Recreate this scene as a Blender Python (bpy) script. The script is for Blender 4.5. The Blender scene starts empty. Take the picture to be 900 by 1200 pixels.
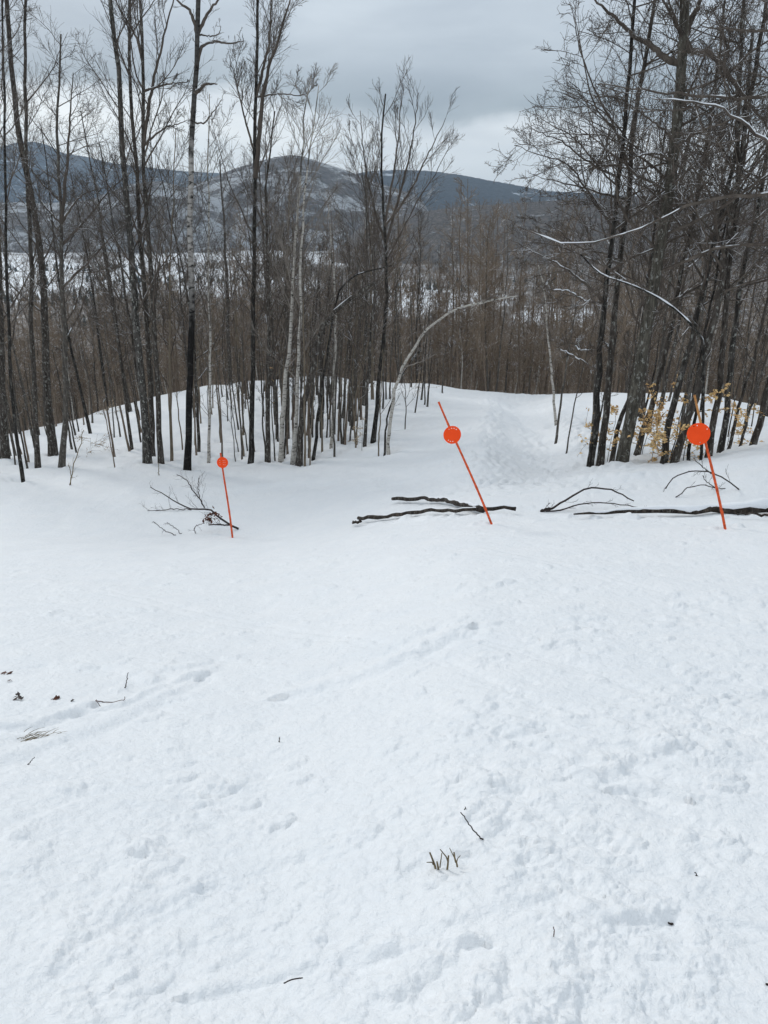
import bpy, bmesh, math, random
import numpy as np

rng = np.random.default_rng(11)
random.seed(11)
scene = bpy.context.scene
col = scene.collection

# ------------------------------------------------------------------ camera maths
F = 906.0
PITCH = math.radians(21.7)
SP, CP = math.sin(PITCH), math.cos(PITCH)

def row_t(py):                      # z / Y of a picture row
    v = (600.0 - np.asarray(py, float)) / F
    return (-SP + v * CP) / (CP + v * SP)

def col_s(px, py):                  # x / Y of a picture point
    v = (600.0 - np.asarray(py, float)) / F
    return ((np.asarray(px, float) - 450.0) / F) / (CP + v * SP)

def at(px, py, Y):
    return np.array([col_s(px, py) * Y, Y, row_t(py) * Y], float)

def to_px(x, y, z):
    d = y * CP - z * SP
    u = y * SP + z * CP
    return 450 + F * x / d, 600 - F * u / d

# ------------------------------------------------------------------ noise
_perm = rng.permutation(4096)
_ga = rng.uniform(0, 2 * np.pi, 4096)
_gx, _gy = np.cos(_ga), np.sin(_ga)

def gnoise(x, y):
    xi = np.floor(x).astype(np.int64); yi = np.floor(y).astype(np.int64)
    xf = x - xi; yf = y - yi
    u = xf * xf * xf * (xf * (xf * 6 - 15) + 10)
    v = yf * yf * yf * (yf * (yf * 6 - 15) + 10)
    def g(ix, iy, dx, dy):
        h = _perm[(_perm[ix & 4095] + iy) & 4095]
        return _gx[h] * dx + _gy[h] * dy
    a = g(xi, yi, xf, yf); b = g(xi + 1, yi, xf - 1, yf)
    c = g(xi, yi + 1, xf, yf - 1); d = g(xi + 1, yi + 1, xf - 1, yf - 1)
    return ((a * (1 - u) + b * u) * (1 - v) + (c * (1 - u) + d * u) * v) * 1.4

def fbm(x, y, octs=4, gain=0.5):
    s = 0; a = 1.0; f = 1.0
    for i in range(octs):
        s = s + a * gnoise(x * f + 17.3 * i, y * f - 9.1 * i); a *= gain; f *= 2.03
    return s

def sstep(a, b, x):
    t = np.clip((x - a) / (b - a), 0, 1)
    return t * t * (3 - 2 * t)

# ------------------------------------------------------------------ terrain profile
# per column (px at mid rows): near slope, then (distance, picture row) of the snow surface out to the crest
COLS = [
    (-500, .36, [(17, 632), (26, 566), (34, 545), (40, 534)]),
    (-150, .36, [(17, 632), (26, 558), (36, 532), (44, 514)]),
    (20,   .36, [(17, 629), (25.5, 557), (35, 530), (43, 508)]),
    (100,  .36, [(17, 629), (26, 550), (35, 517), (44, 489)]),
    (200,  .36, [(17, 629), (26, 548), (36, 496), (46, 460)]),
    (300,  .355, [(17, 626), (26, 545), (36, 485), (47, 442)]),
    (400,  .33, [(15, 615), (24, 540), (36, 475), (46, 438)]),
    (480,  .30, [(13, 606), (20, 552), (30, 490), (42, 448)]),
    (560,  .277, [(11.2, 604), (14.5, 566), (20, 529), (30, 482), (42, 457)]),
    (640,  .272, [(11, 602), (14, 559), (18, 537), (28, 488), (40, 463)]),
    (700,  .271, [(11, 602), (13.5, 551), (17, 540), (28, 490), (38, 456)]),
    (800,  .271, [(10.8, 603), (13, 550), (16, 540), (26, 490), (36, 460)]),
    (900,  .271, [(10.5, 603), (12.5, 528), (16, 523), (26, 500), (34, 480)]),
    (1100, .271, [(10.5, 603), (12.5, 514), (16, 508), (26, 488), (34, 472)]),
    (1500, .271, [(10.5, 603), (12.5, 505), (16, 498), (26, 480), (34, 466)]),
]
LY = np.linspace(math.log(0.3), math.log(4200), 1500)
YS = np.exp(LY)
CREST = []
rows_ = []
for px, k, lst in COLS:
    ys = [0.3, lst[0][0] * .5]
    zs = [-1.42 - k * y for y in ys]
    for Y, r in lst:
        ys.append(Y); zs.append(Y * float(row_t(r)))
    yc, zc = ys[-1], zs[-1]
    CREST.append(yc)
    for dy in (8, 20, 50, 90):
        ys.append(yc + dy); zs.append(zc - .30 * dy)
    for Y, z in ((260, -76), (460, -108), (800, -115), (1500, -113), (2600, -104), (4200, -100)):
        ys.append(Y); zs.append(z)
    z = np.interp(YS, ys, zs)
    g = np.exp(-np.linspace(-2, 2, 31) ** 2); g /= g.sum()
    zr = z / YS
    zp = np.pad(zr, 15, mode='edge')
    zr2 = np.convolve(zp, g, 'valid')
    w = sstep(2.5, 6, YS)
    rows_.append((zr * (1 - w) + zr2 * w))
SK = np.array([(c[0] - 450) / 864.0 for c in COLS])
ST = np.linspace(-1.2, 1.3, 500)
ZT = np.empty((len(ST), len(YS)))
R_ = np.array(rows_)
for j in range(len(YS)):
    ZT[:, j] = np.interp(ST, SK, R_[:, j])
g = np.exp(-np.linspace(-2, 2, 19) ** 2); g /= g.sum()
ZT = np.apply_along_axis(lambda a: np.convolve(np.pad(a, 9, mode='edge'), g, 'valid'), 0, ZT)

def H0(x, y):
    """smooth height of the snow sheet"""
    x = np.asarray(x, float); y = np.asarray(y, float)
    yp = np.sqrt(np.maximum(y, 0) ** 2 + 0.6)
    s = np.clip(x / yp, ST[0], ST[-1])
    fi = (s - ST[0]) / (ST[1] - ST[0]); i = np.clip(fi.astype(int), 0, len(ST) - 2); fi = fi - i
    fj = (np.log(np.maximum(y, .31)) - LY[0]) / (LY[1] - LY[0]); j = np.clip(fj.astype(int), 0, len(LY) - 2); fj = np.clip(fj - j, 0, 1)
    z = (ZT[i, j] * (1 - fi) * (1 - fj) + ZT[i + 1, j] * fi * (1 - fj) + ZT[i, j + 1] * (1 - fi) * fj + ZT[i + 1, j + 1] * fi * fj)
    z = z * np.maximum(y, .31)
    return np.where(y < .31, z - 0.3 * (y - .31), z)

def medium(x, y):
    d = 0.05 * gnoise(x * .33 + 3, y * .33) * sstep(1, 8, y) + 0.022 * gnoise(x * .9, y * .9 + 7) + 0.01 * gnoise(x * 2.3 + 1, y * 2.3)
    d = d + sstep(7, 30, y) * (0.12 * gnoise(x * .17, y * .12 + 4) + .07 * gnoise(x * .5 + 9, y * .3)) + sstep(30, 40, y) * .22 * gnoise(x * .33 + 2, y * .15)
    d = d + sstep(300, 700, y) * 6 * gnoise(x * .004, y * .004)
    return d

def ground_z(x, y):
    return H0(x, y) + medium(np.asarray(x, float), np.asarray(y, float))

_YM = np.concatenate([np.linspace(.9, 60, 3000)])
def hit(px, py):
    """the first point of the snow seen at a picture point"""
    s, t = float(col_s(px, py)), float(row_t(py))
    d = ground_z(s * _YM, _YM) - t * _YM
    i = np.argmax(d > 0)
    if d[i] <= 0:
        i = np.argmax(d)
    Y = _YM[i]
    return np.array([s * Y, Y, float(ground_z(s * Y, Y))])

# ------------------------------------------------------------------ mesh helpers
def mesh_from(name, V, Q, mat=None, smooth=True, mats=None, mi=None):
    me = bpy.data.meshes.new(name)
    V = np.asarray(V, np.float32); Q = np.asarray(Q, np.int32)
    n, k = Q.shape
    me.vertices.add(len(V)); me.vertices.foreach_set('co', V.ravel())
    me.loops.add(n * k); me.loops.foreach_set('vertex_index', Q.ravel())
    me.polygons.add(n)
    me.polygons.foreach_set('loop_start', np.arange(0, n * k, k, dtype=np.int32))
    me.polygons.foreach_set('loop_total', np.full(n, k, np.int32))
    me.polygons.foreach_set('use_smooth', np.full(n, smooth, bool))
    for m in (mats or ([mat] if mat else [])):
        me.materials.append(m)
    if mi is not None:
        me.polygons.foreach_set('material_index', np.asarray(mi, np.int32))
    me.update(calc_edges=True)
    return me

def obj(name, data, parent=None, loc=None):
    o = bpy.data.objects.new(name, data)
    col.objects.link(o)
    if parent is not None: o.parent = parent
    if loc is not None: o.location = loc
    return o

def tag(o, label=None, cat=None, group=None, kind=None):
    if label: o['label'] = label
    if cat: o['category'] = cat
    if group: o['group'] = group
    if kind: o['kind'] = kind
    return o

def thing(name, label, cat, loc, group=None):
    o = obj(name, None, None, loc)
    return tag(o, label, cat, group)

class MB:
    """collects quad pieces into one mesh"""
    def __init__(s): s.V = []; s.Q = []; s.n = 0
    def add(s, V, Q):
        V = np.asarray(V).reshape(-1, 3); Q = np.asarray(Q).reshape(-1, 4)
        s.V.append(V); s.Q.append(Q + s.n); s.n += len(V)
    def tubes(s, P, R, k):
        V, Q = tubes(P, R, k); s.add(V, Q)
    def cap(s, P, R, k=8, end=-1):
        pass
    def mesh(s, name, mat, smooth=True, off=None):
        V = np.concatenate(s.V); Q = np.concatenate(s.Q)
        if off is not None: V = V - np.asarray(off)
        return mesh_from(name, V, Q, mat, smooth)

def norm(v):
    return v / np.maximum(np.linalg.norm(v, axis=-1, keepdims=True), 1e-9)

def tubes(P, R, k):
    """P (M,n,3) polylines, R (M,n) radii -> verts, quads; tips closed by tapering"""
    P = np.asarray(P, float); R = np.asarray(R, float)
    M, n, _ = P.shape
    T = norm(np.gradient(P, axis=1))
    mean = norm(P[:, -1] - P[:, 0])
    ref = np.zeros((M, 3)); ref[np.arange(M), np.argmin(np.abs(mean), axis=1)] = 1
    U = norm(np.cross(T, ref[:, None, :])); W = np.cross(T, U)
    a = np.arange(k) * 2 * np.pi / k
    V = P[:, :, None, :] + R[:, :, None, None] * (np.cos(a)[None, None, :, None] * U[:, :, None, :] + np.sin(a)[None, None, :, None] * W[:, :, None, :])
    base = (np.arange(M) * n * k)[:, None, None]
    r = np.arange(n - 1)[None, :, None] * k
    c = np.arange(k)[None, None, :]; c2 = (c + 1) % k
    Q = np.stack([base + r + c, base + r + c2, base + r + k + c2, base + r + k + c], -1).reshape(-1, 4)
    return V.reshape(-1, 3), Q

def resample(pts, n):
    pts = np.asarray(pts, float)
    if len(pts) == 2:
        return pts[0] + (pts[1] - pts[0]) * np.linspace(0, 1, n)[:, None]
    d = np.concatenate([[0], np.cumsum(np.linalg.norm(np.diff(pts, axis=0), axis=1))])
    tang = np.gradient(pts, d, axis=0)
    t = np.linspace(0, d[-1], n)
    i = np.clip(np.searchsorted(d, t, side='right') - 1, 0, len(d) - 2)
    h = (d[i + 1] - d[i])[:, None]; u = ((t - d[i])[:, None]) / h
    return ((2 * u**3 - 3 * u**2 + 1) * pts[i] + (u**3 - 2 * u**2 + u) * h * tang[i] + (-2 * u**3 + 3 * u**2) * pts[i + 1] + (u**3 - u**2) * h * tang[i + 1])

def spawn(P, R, count, t0, t1, length, ang, n, up=.1, gnarl=.18, rr=.55, tip=.0035, shape=None, rg=None, rmin=.004):
    """children along parent polylines"""
    rg = rg or rng
    M, m, _ = P.shape
    c = int(count)
    par = np.repeat(np.arange(M), c)
    t = (np.tile(np.arange(c), M) + rg.uniform(0, 1, M * c)) / c
    t = t0 + (t1 - t0) * t
    f = t * (m - 1); i = np.clip(f.astype(int), 0, m - 2); f = (f - i)[:, None]
    base = P[par, i] * (1 - f) + P[par, i + 1] * f
    rad = R[par, i] * (1 - f[:, 0]) + R[par, i + 1] * f[:, 0]
    tan = norm(P[par, i + 1] - P[par, i])
    per = norm(np.cross(tan, rg.normal(size=(M * c, 3))))
    a = np.radians(ang) * rg.uniform(.75, 1.25, M * c)[:, None]
    d = tan * np.cos(a) + per * np.sin(a)
    L = (length[par] if isinstance(length, np.ndarray) else length) * rg.uniform(.55, 1.25, M * c)
    if shape is not None: L = L * shape(t)
    out = np.empty((M * c, n, 3)); out[:, 0] = base
    step = (L / (n - 1))[:, None]
    for q in range(1, n):
        d = norm(d + gnarl * rg.normal(size=d.shape) + np.array([0, 0, up]))
        out[:, q] = out[:, q - 1] + d * step
    r0 = np.clip(np.minimum(rad * rr, L * .0095), rmin, None)
    r0 = np.minimum(r0, np.maximum(rad * .95, rmin))
    w = np.linspace(0, 1, n)[None, :]
    RR = r0[:, None] * (1 - w) + np.minimum(tip, r0)[:, None] * w
    return out, RR, L

# ------------------------------------------------------------------ materials
def mat(name):
    m = bpy.data.materials.new(name); m.use_nodes = True
    nt = m.node_tree; b = nt.nodes['Principled BSDF']
    b.inputs['Roughness'].default_value = .85
    b.inputs['Specular IOR Level'].default_value = .15
    return m, nt, b

def N(nt, t, **kw):
    n = nt.nodes.new(t)
    for k, v in kw.items(): setattr(n, k, v)
    return n

def ramp(nt, stops, fac):
    r = N(nt, 'ShaderNodeValToRGB')
    while len(r.color_ramp.elements) < len(stops): r.color_ramp.elements.new(.5)
    for e, (p, c) in zip(r.color_ramp.elements, stops):
        e.position = p; e.color = tuple(c) + (1,) if len(c) == 3 else c
    nt.links.new(fac, r.inputs[0])
    return r.outputs[0]

def mixc(nt, fac, a, b):
    m = N(nt, 'ShaderNodeMix', data_type='RGBA')
    for s, v in ((0, fac), (6, a), (7, b)):
        if hasattr(v, 'default_value') or hasattr(v, 'is_linked'): nt.links.new(v, m.inputs[s])
        else: m.inputs[s].default_value = v if s == 0 else tuple(v) + (1,)
    return m.outputs[2]

def math_(nt, op, a, b=None, clamp=False):
    m = N(nt, 'ShaderNodeMath', operation=op); m.use_clamp = clamp
    for i, v in enumerate((a, b)):
        if v is None: continue
        if hasattr(v, 'is_linked'): nt.links.new(v, m.inputs[i])
        else: m.inputs[i].default_value = v
    return m.outputs[0]

def noise(nt, scale, detail=3, vec=None, dist=0, rough=.55):
    n = N(nt, 'ShaderNodeTexNoise'); n.inputs['Scale'].default_value = scale; n.inputs['Detail'].default_value = detail
    n.inputs['Distortion'].default_value = dist; n.inputs['Roughness'].default_value = rough
    if vec is not None: nt.links.new(vec, n.inputs['Vector'])
    return n.outputs[0]

def coords(nt, scale=(1, 1, 1), kind='Object'):
    tc = N(nt, 'ShaderNodeTexCoord'); mp = N(nt, 'ShaderNodeMapping'); mp.inputs['Scale'].default_value = scale
    nt.links.new(tc.outputs[kind], mp.inputs[0]); return mp.outputs[0]

def bump(nt, b, h, strength, dist):
    bp = N(nt, 'ShaderNodeBump'); bp.inputs['Strength'].default_value = strength; bp.inputs['Distance'].default_value = dist
    nt.links.new(h, bp.inputs['Height']); nt.links.new(bp.outputs[0], b.inputs['Normal'])

def snow_mask(nt, lo=.56, hi=.60, scale=2.2):
    """snow lying on the upper side of limbs, in patches"""
    ge = N(nt, 'ShaderNodeNewGeometry'); sx = N(nt, 'ShaderNodeSeparateXYZ'); nt.links.new(ge.outputs['Normal'], sx.inputs[0])
    up = math_(nt, 'GREATER_THAN', sx.outputs[2], .45)
    ns = noise(nt, scale, 3, ge.outputs['Position'])
    mr = N(nt, 'ShaderNodeMapRange'); nt.links.new(ns, mr.inputs[0]); mr.inputs[1].default_value = lo; mr.inputs[2].default_value = hi
    return math_(nt, 'MULTIPLY', up, mr.outputs[0], True)

SNOWC = (.87, .89, .92)

def bark(name, dark, mid, light, lichen=.0, scale=14, snow=True, vs=.22):
    m, nt, b = mat(name)
    v = coords(nt, (1, 1, vs))
    n1 = noise(nt, scale, 6, v, .2, .75)
    c = ramp(nt, [(.36, dark), (.5, mid), (.63, light)], n1)
    n0 = noise(nt, 1.1, 3, coords(nt, (1, 1, .35)))
    c = mixc(nt, ramp(nt, [(.38, (0, 0, 0)), (.62, (.5, .5, .5))], n0), c, mid)
    if lichen:
        n2 = noise(nt, 15, 5, coords(nt, (1, 1, .55)), .3, .7)
        f = ramp(nt, [(.56, (0, 0, 0)), (.62, (lichen,) * 3)], n2)
        c = mixc(nt, f, c, (.34, .34, .31))
    if snow: c = mixc(nt, snow_mask(nt), c, SNOWC)
    nt.links.new(c, b.inputs['Base Color'])
    n3 = noise(nt, scale * 4, 4, v)
    bump(nt, b, n3, .7, .03)
    return m

M = {}
M['dark'] = bark('dark_bark', (.015, .013, .011), (.062, .052, .044), (.15, .132, .115), .75)
M['black'] = bark('black_bark', (.008, .007, .0065), (.026, .023, .020), (.10, .09, .08), .35)
M['grey'] = bark('grey_bark', (.035, .03, .026), (.09, .079, .068), (.17, .152, .13), .6)
M['beech'] = bark('beech_bark', (.028, .025, .02), (.078, .070, .057), (.17, .155, .125), .7)
M['mottled'] = bark('mottled_bark', (.015, .014, .013), (.06, .054, .048), (.17, .155, .14), 1.0)
M['tan'] = bark('tan_bark', (.10, .08, .06), (.19, .155, .115), (.27, .22, .165))
M['twig'] = bark('twig_bark', (.05, .041, .034), (.105, .086, .072), (.17, .143, .12), 0, 4)
M['brown'] = bark('brown_twig_bark', (.14, .104, .075), (.225, .172, .126), (.33, .258, .19), 0, 1.5)
M['brownbark'] = bark('brown_bark', (.07, .053, .04), (.17, .13, .098), (.27, .21, .165), .3)
M['wood'] = bark('log_bark', (.012, .010, .009), (.04, .032, .027), (.11, .088, .07), .25, 12, snow=False)

m, nt, b = mat('birch_bark')
v = coords(nt, (1, 1, 3.2))
n1 = noise(nt, 7, 4, v, .5, .6)
n2 = noise(nt, 1.3, 3, coords(nt))
c = ramp(nt, [(.36, (.03, .027, .025)), (.45, (.42, .39, .35)), (.75, (.62, .59, .54))], n1)
c = mixc(nt, ramp(nt, [(.58, (0, 0, 0)), (.66, (.8, .8, .8))], n2), c, (.05, .045, .04))
nt.links.new(c, b.inputs['Base Color']); M['birch'] = m
m, nt, b = mat('pale_twig_bark')
c = ramp(nt, [(.3, (.10, .08, .07)), (.6, (.26, .23, .20))], noise(nt, 3, 3, coords(nt)))
nt.links.new(c, b.inputs['Base Color']); M['paletwig'] = m

# white upper stem, black lower stem
m, nt, b = mat('black_and_white_birch_bark')
tc = N(nt, 'ShaderNodeTexCoord'); sx = N(nt, 'ShaderNodeSeparateXYZ'); nt.links.new(tc.outputs['Object'], sx.inputs[0])
n1 = noise(nt, 5, 4, coords(nt, (1, 1, 2.5)), .5)
cb = ramp(nt, [(.3, (.006, .0055, .005)), (.55, (.016, .014, .013)), (.75, (.06, .055, .05))], n1)
cw = ramp(nt, [(.36, (.02, .018, .016)), (.46, (.30, .28, .26)), (.8, (.48, .46, .43))], n1)
hn = math_(nt, 'ADD', sx.outputs[2], math_(nt, 'MULTIPLY', noise(nt, 1.6, 5, coords(nt), .6, .7), 5.0))
f = ramp(nt, [(.40, (0, 0, 0)), (.54, (1, 1, 1)), (.70, (1, 1, 1)), (.74, (.15, .15, .15))], math_(nt, 'DIVIDE', hn, 18.0))
nt.links.new(mixc(nt, f, cb, cw), b.inputs['Base Color']); M['pied'] = m

def plain(name, c, rough=.6, var=.12, sc=8, spec=.3):
    m, nt, b = mat(name)
    lo = tuple(x * (1 - var) for x in c); hi = tuple(min(1, x * (1 + var)) for x in c)
    nt.links.new(ramp(nt, [(.3, lo), (.7, hi)], noise(nt, sc, 4, coords(nt))), b.inputs['Base Color'])
    b.inputs['Roughness'].default_value = rough; b.inputs['Specular IOR Level'].default_value = spec
    return m
M['snow'] = plain('lying_snow', SNOWC, .7, .02, 5)
nt = M['snow'].node_tree; bump(nt, nt.nodes['Principled BSDF'], noise(nt, 30, 4, coords(nt)), .4, .03)
M['disc'] = plain('orange_plastic', (1.0, .085, .015), .55, .07, 9, .12)
M['pole'] = plain('orange_painted_bamboo', (.66, .10, .03), .6, .4, 30, .15)
M['bamboo'] = plain('faded_bamboo', (.48, .22, .07), .6, .2, 25)
M['tie'] = plain('dark_tie', (.03, .02, .02), .6)
M['goldleaf'] = plain('dry_beech_leaf', (.95, .57, .27), .7, .3, 9)
M['brownleaf'] = plain('dead_brown_leaf', (.10, .035, .02), .7, .4, 9)
M['paleleaf'] = plain('pale_dry_leaf', (.50, .40, .28), .7, .25, 9)
M['stalk'] = plain('dry_stalk', (.17, .13, .07), .7, .35, 20)
M['stick'] = plain('dark_stick', (.035, .025, .022), .7, .4, 20)
M['reddish'] = plain('reddish_twig', (.09, .045, .035), .7, .3, 20)
M['conifer'] = plain('evergreen_needles', (.022, .028, .018), .9, .4, .5)
M['farwood'] = plain('far_bare_wood', (.17, .137, .11), .95, .45, .03)

# snow ground: snow, with brown brushwood where the valley is wooded
m, nt, b = mat('snow_surface')
at_ = N(nt, 'ShaderNodeAttribute', attribute_name='woods')
ge = N(nt, 'ShaderNodeNewGeometry'); pos = ge.outputs['Position']
n1 = noise(nt, 2.2, 5, pos); 
sn = ramp(nt, [(.3, (.845, .87, .90)), (.7, (.885, .90, .92))], n1)
n2 = noise(nt, .05, 6, pos, 0, .75)
br = ramp(nt, [(.40, (.10, .083, .068)), (.56, (.19, .16, .135)), (.64, (.6, .6, .61))], n2)
nt.links.new(mixc(nt, at_.outputs['Fac'], sn, br), b.inputs['Base Color'])
b.inputs['Roughness'].default_value = .6; b.inputs['Specular IOR Level'].default_value = .2
hf = math_(nt, 'ADD', math_(nt, 'MULTIPLY', noise(nt, 28, 5, pos, .3, .65), 1.0), math_(nt, 'MULTIPLY', noise(nt, 9, 4, pos, .2), 1.6))
bump(nt, b, hf, .6, .025)
M['ground'] = m

def hillmat(name, dark, mid, snowy, thr, sc):
    m, nt, b = mat(name)
    p = N(nt, 'ShaderNodeNewGeometry').outputs['Position']
    n1 = noise(nt, sc * 9, 7, p, 0, .8)
    c = ramp(nt, [(.36, dark), (.64, mid)], n1)
    n2 = noise(nt, sc, 8, p, .4, .76)
    f = ramp(nt, [(thr, (0, 0, 0)), (thr + .06, (1, 1, 1))], n2)
    nt.links.new(mixc(nt, f, c, snowy), b.inputs['Base Color'])
    bump(nt, b, n1, 1.0, 25)
    return m

# ------------------------------------------------------------------ the snow sheet
GRID = {}
def real_z(x, y):
    x = np.atleast_1d(np.asarray(x, float)); y = np.atleast_1d(np.asarray(y, float))
    S, Y, Z = GRID['S'], GRID['Y'], GRID['Z']
    s = x / np.sqrt(y * y + .6)
    i = np.clip(np.searchsorted(S, s) - 1, 0, len(S) - 2); j = np.clip(np.searchsorted(Y, y) - 1, 0, len(Y) - 2)
    a = (s - S[i]) / (S[i + 1] - S[i]); c = (y - Y[j]) / (Y[j + 1] - Y[j])
    return Z[i, j] * (1 - a) * (1 - c) + Z[i + 1, j] * a * (1 - c) + Z[i, j + 1] * (1 - a) * c + Z[i + 1, j + 1] * a * c

def build_ground():
    s_f = np.linspace(-.70, .70, 620)
    s_l = -.70 - np.cumsum(np.linspace(.004, .05, 36)); s_r = -s_l
    S = np.concatenate([s_l[::-1], s_f, s_r])
    Yl = [0.62]
    while Yl[-1] < 4200:
        y = Yl[-1]
        q = 1.0052 if y < 5 else 1.0068 if y < 14 else 1.009 if y < 55 else 1.03 if y < 500 else 1.022
        Yl.append(y * q)
    Y = np.concatenate([np.linspace(-40, .55, 30), Yl])
    X = S[:, None] * np.sqrt(np.maximum(Y, 0) ** 2 + .6 + (Y < 0) * (Y * .9) ** 2)[None, :]
    YY = np.broadcast_to(Y[None, :], X.shape).copy()
    Z = H0(X, YY)
    D = medium(X, YY)
    near = 1 - sstep(9, 22, YY)
    patch = sstep(-.25, .35, fbm(X * .45 + 5, YY * .45, 3))          # rough, trampled areas
    smooth_band = np.ones_like(X)
    nf = .75 + .25 * sstep(1.2, 4.5, YY)
    D += .72 * nf * near * (.0042 * gnoise(X * 5.5, YY * 5.5) * (.5 + .6 * patch) + .0065 * np.abs(gnoise(X * 12 + 4, YY * 12)) * (.45 + .6 * patch) + .004 * gnoise(X * 19 + 4, YY * 17) * (.4 + .6 * patch))
    D += .8 * nf * (1 - sstep(5, 9, YY)) * (.0032 * gnoise(X * 27, YY * 27 + 2) * (.45 + .6 * patch) + .0018 * gnoise(X * 55, YY * 55) * (.4 + .6 * patch))
    # trodden steps
    D += (1 - sstep(11, 15, YY)) * -.008 * sstep(.32, .55, gnoise(X * 2.1 + 31, YY * 1.6)) * sstep(-.2, .3, gnoise(X * .6, YY * .6 + 50))
    # wind-scoured scales on the right
    a = math.radians(28); xr = X * math.cos(a) - YY * math.sin(a); yr = X * math.sin(a) + YY * math.cos(a)
    wx = xr + .12 * gnoise(X * 2.5, YY * 2.5)
    rid = (1 - np.abs(gnoise(wx * 1.6 + 9, yr * 6.5 + .5 * gnoise(X * 3, YY * 3)))) ** 4
    mk = sstep(.0, .22, X / np.maximum(YY, .5) + .02 * gnoise(X, YY)) * sstep(1.4, 2.4, YY) * (1 - sstep(4.8, 6.5, YY))
    D += .011 * rid * mk * sstep(-.3, .2, gnoise(X * 1.2 + 20, YY * 1.2))
    # grooved run between the two woods
    mk2 = sstep(19, 23, YY) * (1 - sstep(36, 42, YY)) * np.exp(-((X / np.maximum(YY, 1) - .2) / .08) ** 2)
    D += mk2 * (.05 * gnoise(X * 1.6, YY * .35) + .025 * gnoise(X * 3.1, YY * 1.4))
    D += sstep(11, 14, YY) * (1 - sstep(30, 40, YY)) * (.028 * gnoise(X * 1.1, YY * .8 + 3) + .018 * gnoise(X * 2.6, YY * 2.0) * sstep(-.2, .4, gnoise(X * .3, YY * .3 + 8)))
    # ledges and tracks as lines on the slope
    def line(pts, amp, w, kind):
        P = np.array([hit(px, py)[:2] for px, py in pts])
        P = resample(np.c_[P, np.zeros(len(P))], 14)[:, :2]
        lo = P.min(0) - 3 * w; hi = P.max(0) + 3 * w
        jj = np.nonzero((Y > lo[1]) & (Y < hi[1]))[0]
        if not len(jj): return
        sl = slice(jj[0], jj[-1] + 1)
        x = X[:, sl]; y = YY[:, sl]
        best = np.full(x.shape, 1e9); sgn = np.zeros(x.shape)
        for p, q in zip(P[:-1], P[1:]):
            d = q - p; L2 = (d ** 2).sum()
            t = np.clip(((x - p[0]) * d[0] + (y - p[1]) * d[1]) / L2, 0, 1)
            ex = x - p[0] - t * d[0]; ey = y - p[1] - t * d[1]
            dd = ex ** 2 + ey ** 2
            m_ = dd < best; best[m_] = dd[m_]; sgn[m_] = np.sign(d[0] * ey - d[1] * ex)[m_]
        r = np.sqrt(best) / w * (1 + .5 * gnoise(x * 6, y * 6))
        if kind == 'step': D[:, sl] += amp * sgn * r * np.exp(-r * r) * 1.6
        else: D[:, sl] += amp * np.exp(-r * r)
    line([(340, 815), (430, 790), (500, 762), (545, 738)], .035, .10, 'step')
    line([(350, 800), (420, 775), (480, 752), (530, 728)], -.02, .08, 'groove')
    line([(-30, 905), (60, 872), (130, 848), (225, 800)], .024, .10, 'step')
    line([(-30, 853), (40, 850), (75, 838), (105, 828)], .032, .06, 'step')
    line([(95, 835), (140, 828), (190, 806), (240, 790)], .022, .045, 'step')
    line([(620, 897), (700, 920), (760, 945), (830, 985)], -.016, .035, 'groove')
    line([(610, 925), (640, 955), (670, 978), (700, 990)], -.018, .03, 'groove')
    line([(225, 1170), (330, 1148), (420, 1122), (560, 1110)], .012, .03, 'step')
    line([(720, 925), (760, 928), (800, 940)], .02, .035, 'step')
    line([(660, 1050), (700, 1080), (745, 1078), (900, 1090)], .01, .03, 'step')
    line([(560, 1000), (640, 1010), (700, 1050)], .01, .04, 'step')
    line([(300, 930), (200, 940), (110, 935), (40, 960)], .014, .05, 'step')
    # clods and dents
    def stamp(cx, cy, r, h, el=1.0, an=0.0):
        j0, j1 = np.searchsorted(Y, (cy - 2 * r, cy + 2 * r))
        yp = math.sqrt(cy * cy + .6)
        i0, i1 = np.searchsorted(S, ((cx - 2 * r) / yp - .01, (cx + 2 * r) / yp + .01))
        if j1 - j0 < 2 or i1 - i0 < 2: return
        x = X[i0:i1, j0:j1] - cx; y = YY[i0:i1, j0:j1] - cy
        c, s = math.cos(an), math.sin(an)
        u = (x * c + y * s) / el; v = -x * s + y * c
        q = (u * u + v * v) / (r * r)
        q = q * (1 + .35 * np.sin(7 * u / r + cx * 40) * np.cos(6 * v / r + cy * 31))
        D[i0:i1, j0:j1] += h * np.maximum(0, 1 - q ** 2.2) ** .6 if h > 0 else h * np.exp(-q * 1.3)
    # faint crossing ski tracks
    for tr_ in ([(-20, 765), (250, 703), (480, 655)], [(540, 742), (700, 790), (930, 880)], [(560, 850), (700, 905), (930, 1015)], [(420, 1130), (560, 1078), (780, 1015)], [(60, 1130), (260, 1040), (420, 985)], [(120, 690), (400, 745), (640, 830)], [(560, 640), (760, 690), (930, 740)]):
        line(tr_, -.011, .028, 'groove'); line([(a + 9, b_ + 7) for a, b_ in tr_], -.008, .024, 'groove')
    # the run between the woods: a worn trough with low banks
    line([(655, 548), (630, 512), (608, 482), (602, 464)], -.34, 1.3, 'groove')
    line([(560, 545), (572, 505), (580, 478), (584, 464)], .16, .8, 'groove')
    line([(700, 546), (672, 505), (655, 476), (650, 466)], .16, .7, 'groove')
    line([(430, 552), (500, 560), (560, 566), (610, 560)], .07, .5, 'step')
    line([(630, 558), (720, 560), (820, 552), (900, 540)], .06, .35, 'step')
    line([(250, 575), (330, 568), (420, 562)], .05, .5, 'step')
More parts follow.
